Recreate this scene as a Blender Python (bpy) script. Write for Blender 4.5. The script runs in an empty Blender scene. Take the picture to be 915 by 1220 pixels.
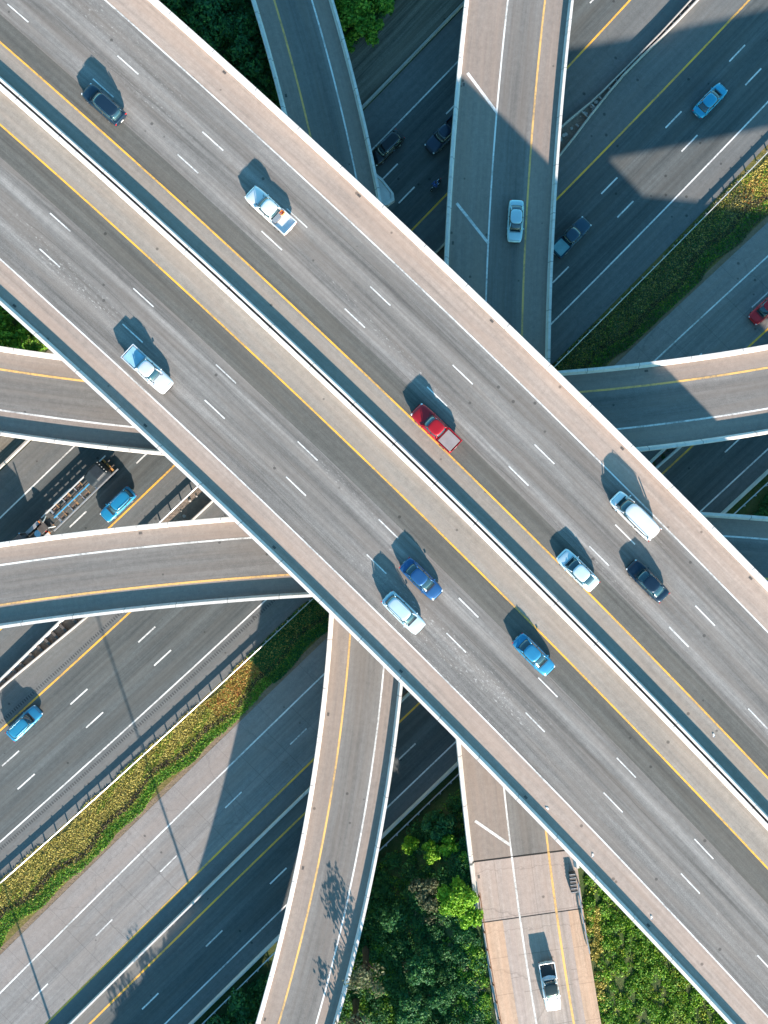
import bpy, bmesh, math, random
import numpy as np
from mathutils import Vector, Matrix
random.seed(7); rng = np.random.default_rng(7)
R = math.radians
# ------------------------------------------------------------------ camera, world, sun
scene = bpy.context.scene
COL = scene.collection
HC, F = 134.0, 1220.0                    # drone height (m) and focal length in photo pixels
cam_d = bpy.data.cameras.new('camera'); cam = bpy.data.objects.new('camera', cam_d); COL.objects.link(cam)
cam.location = (0, 0, HC); cam.rotation_euler = (0, 0, 0)
cam_d.sensor_fit = 'VERTICAL'; cam_d.sensor_height = 36; cam_d.lens = 36.0 * F / 1220
cam_d.clip_start = 1; cam_d.clip_end = 6000
scene.camera = cam
scene.view_settings.view_transform = 'Standard'; scene.view_settings.look = 'None'
scene.view_settings.gamma = 1; scene.view_settings.exposure = 1.56
SUN_EL = R(19.4); SH = Vector((-0.323, 0.946))      # direction in which shadows fall
w = bpy.data.worlds.new('World'); scene.world = w; w.use_nodes = True
nt = w.node_tree; nt.nodes.clear()
sky = nt.nodes.new('ShaderNodeTexSky'); sky.sky_type = 'NISHITA'; sky.sun_disc = False
sky.sun_elevation = SUN_EL; sky.sun_rotation = math.atan2(0.323, -0.946)
sky.air_density = 1.0; sky.dust_density = 0.6; sky.ozone_density = 2.5
bg = nt.nodes.new('ShaderNodeBackground'); bg.inputs['Strength'].default_value = 0.128
wo = nt.nodes.new('ShaderNodeOutputWorld')
tint = nt.nodes.new('ShaderNodeMix'); tint.data_type = 'RGBA'; tint.blend_type = 'MULTIPLY'; tint.inputs[0].default_value = 1.0
tint.inputs[7].default_value = (0.47, 0.92, 0.90, 1)          # the clear teal sky of the photograph
nt.links.new(sky.outputs[0], tint.inputs[6]); nt.links.new(tint.outputs[2], bg.inputs[0]); nt.links.new(bg.outputs[0], wo.inputs[0])
sd = bpy.data.lights.new('sun', 'SUN'); sd.energy = 5.0; sd.angle = R(0.55); sd.color = (1.0, 0.84, 0.71)
so = bpy.data.objects.new('sun', sd); COL.objects.link(so)
ld = Vector((SH.x * math.cos(SUN_EL), SH.y * math.cos(SUN_EL), -math.sin(SUN_EL)))
so.rotation_euler = ld.to_track_quat('-Z', 'Y').to_euler(); so.location = (40, -80, 150)

# ------------------------------------------------------------------ helpers
def P(x, y, h=0.0):
    """point at height h that the photo shows at pixel (x, y)"""
    k = (HC - h) / F
    return Vector(((x - 457.5) * k, (610 - y) * k, h))
def tag(o, label=None, cat=None, group=None, kind=None):
    if label: o['label'] = label
    if cat: o['category'] = cat
    if group: o['group'] = group
    if kind: o['kind'] = kind
    return o
def thing(name, label, cat, loc=(0, 0, 0), rz=0, group=None):
    o = bpy.data.objects.new(name, None); COL.objects.link(o); o.location = loc; o.rotation_euler = (0, 0, rz)
    o.empty_display_size = 0.5
    return tag(o, label, cat, group)
def link(name, me, parent=None, mats=()):
    o = bpy.data.objects.new(name, me); COL.objects.link(o)
    for m in (mats if isinstance(mats, (list, tuple)) else [mats]): me.materials.append(m)
    if parent: o.parent = parent
    return o
def copy_tree(o, parent=None):
    c = o.copy(); COL.objects.link(c); c.parent = parent
    for ch in list(o.children): copy_tree(ch, c)
    return c
class MB:
    """collects shapes into one mesh"""
    def __init__(s): s.v = []; s.f = []; s.m = []; s.uv = None
    def add(s, vs, fs, mi=0):
        b = len(s.v); s.v += [tuple(p) for p in vs]
        for f in fs: s.f.append([i + b for i in f]); s.m.append(mi)
    def box(s, c, d, rz=0, mi=0, taper=1.0, M=None):
        hx, hy, hz = d[0] / 2, d[1] / 2, d[2] / 2
        vs = []
        for z in (-1, 1):
            t = taper if z > 0 else 1
            for x, y in ((-1, -1), (1, -1), (1, 1), (-1, 1)): vs.append(Vector((x * hx * t, y * hy * t, z * hz)))
        mt = Matrix.Rotation(rz, 3, 'Z') if M is None else M
        vs = [mt @ p + Vector(c) for p in vs]
        s.add(vs, [(3, 2, 1, 0), (4, 5, 6, 7), (0, 1, 5, 4), (1, 2, 6, 5), (2, 3, 7, 6), (3, 0, 4, 7)], mi)
    def tube(s, a, b, r0, r1=None, n=10, mi=0, cap=True):
        a = Vector(a); b = Vector(b); r1 = r0 if r1 is None else r1
        q = (b - a).to_track_quat('Z', 'Y'); vs = []
        for p, r in ((a, r0), (b, r1)):
            for k in range(n):
                t = 2 * math.pi * k / n; vs.append(p + q @ Vector((r * math.cos(t), r * math.sin(t), 0)))
        fs = [(k, (k + 1) % n, n + (k + 1) % n, n + k) for k in range(n)]
        if cap: fs += [tuple(range(n - 1, -1, -1)), tuple(range(n, 2 * n))]
        s.add(vs, fs, mi)
    def loft(s, rings, mi=0, cap=True, close=True):
        n = len(rings[0]); vs = [p for r in rings for p in r]; fs = []
        for i in range(len(rings) - 1):
            for k in range(n if close else n - 1):
                a, b = i * n + k, i * n + (k + 1) % n
                fs.append((a, b, b + n, a + n))
        if cap:
            fs.append(tuple(range(n - 1, -1, -1))); fs.append(tuple(range((len(rings) - 1) * n, len(rings) * n)))
        s.add(vs, fs, mi)
    def build(s, name, mats, parent=None, smooth=False, subsurf=0, bevel=0):
        me = bpy.data.meshes.new(name); me.from_pydata(s.v, [], s.f)
        me.polygons.foreach_set('material_index', s.m)
        bm = bmesh.new(); bm.from_mesh(me); bmesh.ops.recalc_face_normals(bm, faces=bm.faces); bm.to_mesh(me); bm.free()
        if smooth: me.polygons.foreach_set('use_smooth', [True] * len(me.polygons))
        o = link(name, me, parent, mats)
        if bevel:
            m = o.modifiers.new('bevel', 'BEVEL'); m.width = bevel; m.segments = 2; m.limit_method = 'ANGLE'
        if subsurf:
            m = o.modifiers.new('sub', 'SUBSURF'); m.levels = subsurf; m.render_levels = subsurf
        return o

# ------------------------------------------------------------------ curves read off the photograph (rotated frames)
def poly(c, u):
    r = 0.0
    for a in c: r = r * u + a
    return r
def lin_ext(c, u, lo, hi, curv=0.0):
    if lo <= u <= hi: return poly(c, u / 1000)
    e = lo if u < lo else hi
    d = (poly(c, (e + 1) / 1000) - poly(c, (e - 1) / 1000)) / 2
    return poly(c, e / 1000) + d * (u - e) + 0.5 * curv * (u - e) ** 2
S2 = 2 ** .5
def gl(c, off=0.0, u0=-1900, u1=1700, n=180, lo=-900, hi=700):
    """polyline of a ground line: v = poly(u)+off in the frame rotated 45 degrees; world points"""
    out = []
    for i in range(n + 1):
        u = u0 + (u1 - u0) * i / n
        o = off(u) if callable(off) else off
        v = lin_ext(c, u, lo, hi) + o
        p = P((u + v) / S2, (v - u) / S2, 0); out.append((p.x, p.y))
    return out
C1w = (-23.8, -0.8, 440.5); C1y = (-39.1, 0.5, 541.6); C2y = (-32.3, 13.1, 635.8); C2w = (-34.0, 13.4, 735.9)
RAIL = (-30.6, 17.7, 773.7); G1E = (11.8, 27.4, 819.1); C3w = (17.5, 27.6, 847.5); C3y = (18.3, 27.2, 911.5)
C4y = (16.6, 30.6, 951.9); C4w = (17.2, 31.7, 1015.5); C4r = (18.4, 30.3, 1037.1)
class Curve:
    """centre curve of a bridge, a world polyline at height h with offset lookup"""
    def __init__(s, fn, t0, t1, h, n=260):
        s.h = h
        pts = [fn(t0 + (t1 - t0) * i / n) for i in range(n + 1)]
        w_ = [P(x, y, h) for x, y in pts]
        s.p = [Vector((q.x, q.y)) for q in w_]
        s.s = [0.0]
        for a, b in zip(s.p, s.p[1:]): s.s.append(s.s[-1] + (b - a).length)
        s.nrm = []
        for i in range(len(s.p)):
            a = s.p[max(0, i - 1)]; b = s.p[min(len(s.p) - 1, i + 1)]
            d = (b - a).normalized(); s.nrm.append(Vector((-d.y, d.x)))      # left of travel along t
    def off(s, o): return [(p.x + n.x * o, p.y + n.y * o) for p, n in zip(s.p, s.nrm)]
    def at(s, d, o=0.0):
        d = min(max(d, 0.0), s.s[-1] - 1e-4)
        lo, hi = 0, len(s.s) - 1
        while hi - lo > 1:
            m = (lo + hi) // 2
            if s.s[m] <= d: lo = m
            else: hi = m
        t = (d - s.s[lo]) / (s.s[hi] - s.s[lo])
        p = s.p[lo].lerp(s.p[hi], t); n = s.nrm[lo].lerp(s.nrm[hi], t).normalized()
        return p + n * o, n
    def near(s, q):
        best = min(range(len(s.p)), key=lambda i: (s.p[i] - q).length_squared)
        i = max(0, best - 1); a, b = s.p[i], s.p[min(i + 2, len(s.p) - 1)]
        d = b - a; t = max(0, min(1, (q - a).dot(d) / d.length_squared))
        return s.s[i] + t * d.length, (q - (a + d * t)).length
H_MAIN, H_HI, H_LO = 23.0, 15.0, 7.0
KM = (HC - H_MAIN) / F
def f_main(t):                # t = u in the other rotated frame, along the motorway towards bottom right
    v = lin_ext((41.0 - 2.5, -72.8, 75.0), t, -100, 1450); return ((t - v) / S2, (t + v) / S2)
MAIN = Curve(f_main, -1100, 2500, H_MAIN)
def fy(c, off=0, lo=-20, hi=1240, cb=0.0, ct=0.0):
    return lambda t: (lin_ext(c, t, lo, hi, cb if t > 600 else ct) + off, t)
def fx(c, off=0, lo=-20, hi=935, cl=0.0, cr=0.0):
    return lambda t: (t, lin_ext(c, t, lo, hi, cr if t > 450 else cl) + off)
R1 = Curve(fy((14.1, -31.7, -228.6, 304.7, 326.6), cb=-.0021, ct=-.0006), -900, 1750, H_LO)  # off-frame lower bend shaped so its shadow covers the lowest road
R2 = Curve(fy((-0.2, 117.5, -115.1, 605.1), cb=.0001, ct=.0002), -900, 2300, H_LO)
R3 = Curve(fx((-20.8, -152.0, 154.2, 440.0), cl=-.0003, cr=-.0003), -1000, 2000, H_HI)
R4 = Curve(fx((122.6, -145.9, 673.3), cl=.0003, cr=.0003), -1000, 2000, H_HI)

# ------------------------------------------------------------------ materials
def nd(nt, t, **kw):
    n = nt.nodes.new(t)
    for k, v in kw.items():
        if hasattr(n, k): setattr(n, k, v)
        else: n.inputs[k].default_value = v
    return n
def newmat(name):
    m = bpy.data.materials.new(name); m.use_nodes = True; nt = m.node_tree; nt.nodes.clear()
    b = nd(nt, 'ShaderNodeBsdfPrincipled'); o = nd(nt, 'ShaderNodeOutputMaterial'); nt.links.new(b.outputs[0], o.inputs[0])
    return m, nt, b
def noise(nt, vec, scale, detail=4, rough=.55, dist=0.0):
    n = nd(nt, 'ShaderNodeTexNoise'); n.inputs['Scale'].default_value = scale; n.inputs['Detail'].default_value = detail
    n.inputs['Roughness'].default_value = rough; n.inputs['Distortion'].default_value = dist
    nt.links.new(vec, n.inputs['Vector']); return n.outputs['Fac']
def mapr(nt, val, a, b, c, d):
    n = nd(nt, 'ShaderNodeMapRange'); n.inputs[1].default_value = a; n.inputs[2].default_value = b
    n.inputs[3].default_value = c; n.inputs[4].default_value = d; nt.links.new(val, n.inputs[0]); return n.outputs[0]
def mth(nt, op, a, b=None):
    n = nd(nt, 'ShaderNodeMath'); n.operation = op
    for i, x in enumerate((a, b)):
        if x is None: continue
        if isinstance(x, (int, float)): n.inputs[i].default_value = x
        else: nt.links.new(x, n.inputs[i])
    return n.outputs[0]
def mix(nt, fac, a, b, mode='MIX'):
    n = nd(nt, 'ShaderNodeMix'); n.data_type = 'RGBA'; n.blend_type = mode
    if isinstance(fac, (int, float)): n.inputs[0].default_value = fac
    else: nt.links.new(fac, n.inputs[0])
    for i, x in ((6, a), (7, b)):
        if isinstance(x, (tuple, list)): n.inputs[i].default_value = (*x, 1)
        else: nt.links.new(x, n.inputs[i])
    return n.outputs[2]
def scaled(nt, vec, sc):
    n = nd(nt, 'ShaderNodeMapping'); n.inputs['Scale'].default_value = sc; nt.links.new(vec, n.inputs['Vector']); return n.outputs[0]
def pavement(name, col, streak=.35, lane=None, joints=None, jdark=.35, speck=.25, wear=.0, rough=.9, cracks=.0, seams=0.0, edge_stain=0.0):
    m, nt, b = newmat(name)
    uv = nd(nt, 'ShaderNodeTexCoord').outputs['UV']
    s1 = noise(nt, scaled(nt, uv, (.018, 1.1, 1)), 1.0, 6, .65)
    s2 = noise(nt, scaled(nt, uv, (.10, 3.2, 1)), 1.0, 4, .6)
    big = noise(nt, uv, .06, 5, .6)
    fine = noise(nt, uv, 9.0, 3, .8)
    med = noise(nt, uv, 1.6, 6, .7)
    f = mth(nt, 'ADD', mapr(nt, s1, .3, .7, 1 - streak, 1 + streak), mapr(nt, s2, .3, .7, -.6 * streak, .6 * streak))
    f = mth(nt, 'MULTIPLY', f, mapr(nt, big, .3, .7, .9, 1.1))
    f = mth(nt, 'MULTIPLY', f, mapr(nt, fine, .25, .75, 1 - speck, 1 + speck))
    f = mth(nt, 'MULTIPLY', f, mapr(nt, med, .3, .7, .86, 1.14))
    sep = nd(nt, 'ShaderNodeSeparateXYZ'); nt.links.new(uv, sep.inputs[0]); U, V = sep.outputs[0], sep.outputs[1]
    if lane:                                     # tyre-darkened wheel paths, paler along the lane lines
        w_, v0, amt = lane
        c = mth(nt, 'COSINE', mth(nt, 'MULTIPLY', mth(nt, 'SUBTRACT', V, v0), 2 * math.pi / w_))
        c2 = mth(nt, 'COSINE', mth(nt, 'MULTIPLY', mth(nt, 'SUBTRACT', V, v0), 4 * math.pi / w_))
        f = mth(nt, 'MULTIPLY', f, mth(nt, 'ADD', mapr(nt, c, -1, 1, 1 - amt, 1 + amt), mapr(nt, c2, -1, 1, -amt * .35, amt * .35)))
    base = mix(nt, 1.0, col, mix(nt, 1.0, (1, 1, 1), (1, 1, 1)), 'MULTIPLY')
    comb = nd(nt, 'ShaderNodeCombineColor')
    for i in range(3): nt.links.new(f, comb.inputs[i])
    base = mix(nt, 1.0, col, comb.outputs[0], 'MULTIPLY')
    # warm / cool blotches
    base = mix(nt, mapr(nt, noise(nt, scaled(nt, uv, (.05, .6, 1)), 1.3, 4), .42, .62, 0, .35), base, tuple(min(1, c * k) for c, k in zip(col, (1.22, 1.08, .98))))
    # dark oil spots and small pale debris
    vo = nd(nt, 'ShaderNodeTexVoronoi'); vo.inputs['Scale'].default_value = .35; nt.links.new(uv, vo.inputs['Vector'])
    base = mix(nt, mapr(nt, vo.outputs['Distance'], .05, .075, .75, 0), base, tuple(c * .35 for c in col))
    if wear:
        wn = noise(nt, scaled(nt, uv, (.8, 2.0, 1)), 2.4, 6, .75); wm = noise(nt, scaled(nt, uv, (.03, .35, 1)), 1.0, 2)
        ff = mth(nt, 'MULTIPLY', mapr(nt, wn, .56, .66, 0, 1), mapr(nt, wm, .56, .66, 0, wear))
        base = mix(nt, ff, base, tuple(min(.6, c * 2.1) for c in col))
    if seams:                                    # tar-sealed seams wandering along the lanes
        ws = mth(nt, 'ADD', V, mapr(nt, noise(nt, scaled(nt, uv, (.05, .0, 1)), 1.0, 3), 0, 1, -1.2, 1.2))
        fr = mth(nt, 'FRACT', mth(nt, 'DIVIDE', ws, 3.1)); kk_ = mth(nt, 'LESS_THAN', fr, .022)
        mk = mapr(nt, noise(nt, scaled(nt, uv, (.06, .3, 1)), 1.0, 4), .5, .56, 0, seams)
        base = mix(nt, mth(nt, 'MULTIPLY', kk_, mk), base, tuple(c * .45 for c in col))
        pt = mapr(nt, noise(nt, scaled(nt, uv, (.03, .22, 1)), 1.0, 2), .60, .615, 0, seams * .35)
        base = mix(nt, pt, base, tuple(c * .62 for c in col))
    if cracks:
        vc = nd(nt, 'ShaderNodeTexVoronoi'); vc.feature = 'DISTANCE_TO_EDGE'; vc.inputs['Scale'].default_value = .09
        nv = nd(nt, 'ShaderNodeTexNoise'); nv.inputs['Scale'].default_value = .8; nv.inputs['Detail'].default_value = 5
        nt.links.new(uv, nv.inputs['Vector'])
        mm = nd(nt, 'ShaderNodeVectorMath'); mm.operation = 'MULTIPLY_ADD'; mm.inputs[1].default_value = (1.8, 1.8, 0)
        nt.links.new(nv.outputs['Color'], mm.inputs[0]); nt.links.new(uv, mm.inputs[2]); nt.links.new(mm.outputs[0], vc.inputs['Vector'])
        base = mix(nt, mapr(nt, vc.outputs[0], .003, .008, cracks, 0), base, tuple(c * .35 for c in col))
    if joints:
        for per, src, wdt in joints:
            fr = mth(nt, 'FRACT', mth(nt, 'DIVIDE', U if src == 'u' else V, per))
            k = mth(nt, 'LESS_THAN', fr, wdt / per)
            base = mix(nt, mth(nt, 'MULTIPLY', k, jdark), base, tuple(c * .3 for c in col))
    nt.links.new(base, b.inputs['Base Color']); b.inputs['Roughness'].default_value = rough
    b.inputs['Specular IOR Level'].default_value = .22
    bp = nd(nt, 'ShaderNodeBump'); bp.inputs['Strength'].default_value = .25; bp.inputs['Distance'].default_value = .02
    nt.links.new(fine, bp.inputs['Height']); nt.links.new(bp.outputs[0], b.inputs['Normal'])
    return m
def plain(name, col, rough=.6, var=.15, scale=1.5, metal=0, spec=.4, coat=0, bump=0, dark=None):
    m, nt, b = newmat(name); co = nd(nt, 'ShaderNodeTexCoord').outputs['Object']
    n = noise(nt, co, scale, 6, .65)
    base = mix(nt, mapr(nt, n, .3, .7, 0, 1), tuple(c * (1 - var) for c in col), tuple(min(1, c * (1 + var)) for c in col))
    if dark:
        n2 = noise(nt, scaled(nt, co, (1, 1, 3)), .45, 6, .7)
        base = mix(nt, mapr(nt, n2, .5, .72, 0, dark), base, tuple(c * .45 for c in col))
    nt.links.new(base, b.inputs['Base Color'])
    b.inputs['Roughness'].default_value = rough; b.inputs['Metallic'].default_value = metal
    b.inputs['Specular IOR Level'].default_value = spec; b.inputs['Coat Weight'].default_value = coat; b.inputs['Coat Roughness'].default_value = .05
    if bump:
        bp = nd(nt, 'ShaderNodeBump'); bp.inputs['Strength'].default_value = bump; bp.inputs['Distance'].default_value = .05
        nt.links.new(noise(nt, co, scale * 8, 4), bp.inputs['Height']); nt.links.new(bp.outputs[0], b.inputs['Normal'])
    return m
def leafmat(name, a, b_, c, trans=.25):
    m, nt, b = newmat(name)
    g = nd(nt, 'ShaderNodeNewGeometry'); rp = nd(nt, 'ShaderNodeValToRGB'); nt.links.new(g.outputs['Random Per Island'], rp.inputs[0])
    e = rp.color_ramp.elements; e[0].color = (*a, 1); e[1].color = (*c, 1); k = e.new(.5); k.color = (*b_, 1)
    big = noise(nt, nd(nt, 'ShaderNodeTexCoord').outputs['Object'], .35, 3)
    base = mix(nt, mapr(nt, big, .35, .65, .25, 0), rp.outputs[0], tuple(x * .5 for x in a))
    nt.links.new(base, b.inputs['Base Color']); b.inputs['Roughness'].default_value = .65
    b.inputs['Specular IOR Level'].default_value = .25
    tr = nd(nt, 'ShaderNodeBsdfTranslucent'); nt.links.new(base, tr.inputs[0]); ms = nd(nt, 'ShaderNodeMixShader'); ms.inputs[0].default_value = trans
    out = [n for n in nt.nodes if n.type == 'OUTPUT_MATERIAL'][0]
    nt.links.new(b.outputs[0], ms.inputs[1]); nt.links.new(tr.outputs[0], ms.inputs[2]); nt.links.new(ms.outputs[0], out.inputs[0])
    return m
M = {}
LW = 3.66
M['asphalt_main'] = pavement('asphalt_main', (.186, .175, .166), .34, (LW, 37 * KM, .17), wear=1.0, seams=.5)
M['asphalt_worn'] = pavement('asphalt_worn', (.190, .179, .170), .34, (LW, 37 * KM, .12), wear=2.2, speck=.4, seams=.4)
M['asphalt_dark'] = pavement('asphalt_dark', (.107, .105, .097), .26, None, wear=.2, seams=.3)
M['shoulder_inner'] = pavement('shoulder_inner', (.262, .232, .204), .16, speck=.2)
M['shoulder_pink'] = pavement('shoulder_pink', (.335, .270, .232), .18, speck=.16)
M['ramp_lane'] = pavement('ramp_lane', (.172, .163, .155), .18, (4.6, 0, .10), wear=.15)
M['ramp_shoulder'] = pavement('ramp_shoulder', (.255, .215, .190), .10, speck=.18)
M['road_a'] = pavement('road_a', (.092, .102, .104), .26, (3.6, 0, .10))
M['road_shoulder'] = pavement('road_shoulder', (.135, .140, .140), .14, speck=.22, cracks=.12)
M['concrete_road'] = pavement('concrete_road', (.205, .198, .193), .20, (3.6, 0, .06), joints=[(4.6, 'u', .09), (3.55, 'v', .06)], jdark=.3, cracks=.2, rough=.85)
M['slab'] = pavement('slab', (.36, .30, .27), .14, joints=[(7.3, 'u', .07), (2.3, 'v', .04)], jdark=.5, cracks=.3)
M['slab_orange'] = pavement('slab_orange', (.45, .32, .235), .16, joints=[(4.6, 'u', .06)], jdark=.45, cracks=.2)
M['slab_grey'] = pavement('slab_grey', (.345, .295, .265), .24, joints=[(4.6, 'u', .06)], jdark=.6, cracks=.3)
def worn_paint(name, col, under=(.15, .14, .13)):
    m, nt, b = newmat(name); co = nd(nt, 'ShaderNodeTexCoord').outputs['Object']
    f = mth(nt, 'ADD', mth(nt, 'MULTIPLY', noise(nt, co, 3.5, 6, .8), .6), mth(nt, 'MULTIPLY', noise(nt, co, .25, 3), .4))
    nt.links.new(mix(nt, mapr(nt, f, .46, .62, 0, .75), col, under), b.inputs['Base Color']); b.inputs['Roughness'].default_value = .7
    b.inputs['Specular IOR Level'].default_value = .25; return m
M['white_paint'] = worn_paint('white_paint', (.76, .75, .73))
M['yellow_paint'] = worn_paint('yellow_paint', (.86, .45, .06))
M['tan_paint'] = worn_paint('tan_paint', (.78, .46, .15))
M['barrier'] = plain('barrier', (.56, .53, .50), .8, .08, 1.2, dark=.25)
M['concrete'] = plain('concrete', (.36, .34, .32), .9, .15, .8, bump=.2, dark=.4)
M['steel'] = plain('steel', (.42, .43, .45), .45, .2, 2, metal=.6)
M['steel_dark'] = plain('steel_dark', (.10, .09, .085), .7, .3, 2, metal=.3)
def parapet_mat():
    m, nt, b = newmat('parapet'); uv = nd(nt, 'ShaderNodeTexCoord').outputs['UV']; sep = nd(nt, 'ShaderNodeSeparateXYZ'); nt.links.new(uv, sep.inputs[0])
    base = mix(nt, mapr(nt, noise(nt, scaled(nt, uv, (.6, .6, 1)), 1.0, 6, .7), .35, .7, 0, 1), (.70, .67, .64), (.56, .52, .49))
    base = mix(nt, mapr(nt, noise(nt, scaled(nt, uv, (2.2, .25, 1)), 1.0, 5, .7), .56, .72, 0, .6), base, (.27, .24, .22))
    fr = mth(nt, 'FRACT', mth(nt, 'DIVIDE', sep.outputs[0], 6.1)); base = mix(nt, mth(nt, 'MULTIPLY', mth(nt, 'LESS_THAN', fr, .014), .7), base, (.1, .1, .1))
    nt.links.new(base, b.inputs['Base Color']); b.inputs['Roughness'].default_value = .85; b.inputs['Specular IOR Level'].default_value = .2; return m
M['parapet'] = parapet_mat()
M['joint'] = plain('joint', (.02, .02, .02), .9)
M['rumble'] = plain('rumble', (.065, .068, .07), .9)
M['rust'] = plain('rust', (.17, .085, .045), .9, .3, 2)
M['tyre'] = plain('tyre', (.018, .018, .019), .85)
M['rim'] = plain('rim', (.45, .46, .48), .35, .1, 3, metal=.8)
M['glass'] = plain('glass', (.018, .045, .06), .06, .0, 1, spec=1.0, coat=1.0)  # blue in the base colour stands in for reflected sky
M['red_light'] = plain('red_light', (.5, .015, .01), .25, 0, 1, coat=1)
M['head_light'] = plain('head_light', (.75, .78, .8), .12, 0, 1, coat=1)
M['orange_light'] = plain('orange_light', (.85, .25, .02), .3, 0, 1, coat=1)
M['trim'] = plain('trim', (.03, .03, .033), .55)
M['chrome'] = plain('chrome', (.7, .7, .7), .15, 0, 1, metal=1)
M['plate'] = plain('plate', (.7, .7, .68), .5)
M['bark'] = plain('bark', (.09, .065, .045), .95, .3, 4, bump=.5)
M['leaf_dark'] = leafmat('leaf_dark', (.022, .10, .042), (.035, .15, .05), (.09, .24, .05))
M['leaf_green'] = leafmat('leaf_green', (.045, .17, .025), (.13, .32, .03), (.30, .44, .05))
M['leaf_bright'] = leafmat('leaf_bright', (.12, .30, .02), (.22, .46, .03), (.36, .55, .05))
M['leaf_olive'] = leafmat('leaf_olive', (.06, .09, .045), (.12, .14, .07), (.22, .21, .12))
M['grass_dry'] = leafmat('grass_dry', (.34, .30, .07), (.52, .44, .10), (.66, .55, .17), .15)
M['grass_green'] = leafmat('grass_green', (.08, .20, .02), (.22, .38, .035), (.50, .52, .07), .15)
M['weed_dark'] = leafmat('weed_dark', (.035, .03, .025), (.07, .055, .045), (.11, .07, .05), .1)
M['grass_rust'] = leafmat('grass_rust', (.40, .15, .04), (.62, .26, .08), (.70, .40, .12), .15)
def groundmat(name, cols, sc=.12):
    m, nt, b = newmat(name); co = nd(nt, 'ShaderNodeTexCoord').outputs['Object']
    a = noise(nt, co, sc, 8, .65); c = noise(nt, co, sc * 7, 8, .75); d = noise(nt, co, 5, 3, .8)
    base = mix(nt, mapr(nt, a, .38, .62, 0, 1), cols[0], cols[1]); base = mix(nt, mapr(nt, c, .45, .65, 0, .8), base, cols[2])
    base = mix(nt, mapr(nt, d, .3, .7, 0, .5), base, tuple(x * .5 for x in cols[0]))
    nt.links.new(base, b.inputs['Base Color']); b.inputs['Roughness'].default_value = 1; b.inputs['Specular IOR Level'].default_value = .1
    bp = nd(nt, 'ShaderNodeBump'); bp.inputs['Strength'].default_value = .8; bp.inputs['Distance'].default_value = .25
    nt.links.new(c, bp.inputs['Height']); nt.links.new(bp.outputs[0], b.inputs['Normal'])
    return m
M['bank'] = pavement('bank', (.17, .155, .13), .5, speck=.5, wear=.6)
M['ground'] = groundmat('ground', ((.045, .085, .03), (.08, .115, .04), (.13, .12, .06)))
M['dirt'] = groundmat('dirt', ((.30, .235, .19), (.22, .185, .155), (.15, .13, .11)), .3)
M['verge'] = groundmat('verge', ((.20, .15, .06), (.10, .13, .03), (.30, .22, .09)), .3)
M['soil_edge'] = groundmat('soil_edge', ((.30, .22, .15), (.24, .18, .12), (.16, .12, .09)), .5)

# ------------------------------------------------------------------ surface builders
def strip(mb_v, mb_f, uvs, mids, A, B, z, mi, v0, v1):
    base = len(mb_v); s = 0.0
    for i, (a, b) in enumerate(zip(A, B)):
        if i: s += math.hypot(a[0] - A[i - 1][0], a[1] - A[i - 1][1])
        mb_v += [(a[0], a[1], z), (b[0], b[1], z)]
    s = 0.0
    for i in range(len(A) - 1):
        d = math.hypot(A[i + 1][0] - A[i][0], A[i + 1][1] - A[i][1])
        k = base + 2 * i
        q = [(k, s, v0), (k + 1, s, v1), (k + 3, s + d, v1), (k + 2, s + d, v0)]
        pa, pb, pd = mb_v[k], mb_v[k + 1], mb_v[k + 2]
        if (pb[0] - pa[0]) * (pd[1] - pa[1]) - (pb[1] - pa[1]) * (pd[0] - pa[0]) < 0: q.reverse()
        mb_f.append([t[0] for t in q]); uvs += [(t[1], t[2]) for t in q]; mids.append(mi); s += d
def surface(name, strips, parent=None):
    """strips: (A, B, z, material, v0, v1); one mesh with metre UVs"""
    v, f, uv, mi, mats = [], [], [], [], []
    for A, B, z, m, v0, v1 in strips:
        if m not in mats: mats.append(m)
        strip(v, f, uv, mi, A, B, z, mats.index(m), v0, v1)
    me = bpy.data.meshes.new(name); me.from_pydata(v, [], f); me.polygons.foreach_set('material_index', mi)
    l = me.uv_layers.new(name='UVMap'); l.data.foreach_set('uv', [c for p in uv for c in p])
    return link(name, me, parent, mats)
def sweep(name, curve, prof, mat, parent, s0=None, s1=None, closed=True, step=1, at_z=True):
    """extrude a cross-section [(offset, z)] along a Curve"""
    mb = MB(); rings = []; ss = []
    for i in range(0, len(curve.p), step):
        if s0 is not None and not (s0 <= curve.s[i] <= s1): continue
        p, n = curve.p[i], curve.nrm[i]; ss.append(curve.s[i])
        rings.append([Vector((p.x + n.x * o, p.y + n.y * o, z)) for o, z in prof])
    mb.loft(rings, cap=True); o = mb.build(name, mat, parent); me = o.data; np_ = len(prof)
    l = me.uv_layers.new(name='UVMap'); vi = np.zeros(len(me.loops), dtype=np.int32); me.loops.foreach_get('vertex_index', vi)
    uv = np.stack([np.array(ss)[vi // np_], (vi % np_) * .35], 1).astype(np.float32); l.data.foreach_set('uv', uv.ravel())
    return o
class GCurve(Curve):
    def __init__(s, pts):
        s.h = 0; s.p = [Vector(q) for q in pts]; s.s = [0.0]
        for a, b in zip(s.p, s.p[1:]): s.s.append(s.s[-1] + (b - a).length)
        s.nrm = []
        for i in range(len(s.p)):
            a = s.p[max(0, i - 1)]; b = s.p[min(len(s.p) - 1, i + 1)]; d = (b - a).normalized(); s.nrm.append(Vector((-d.y, d.x)))
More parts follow.
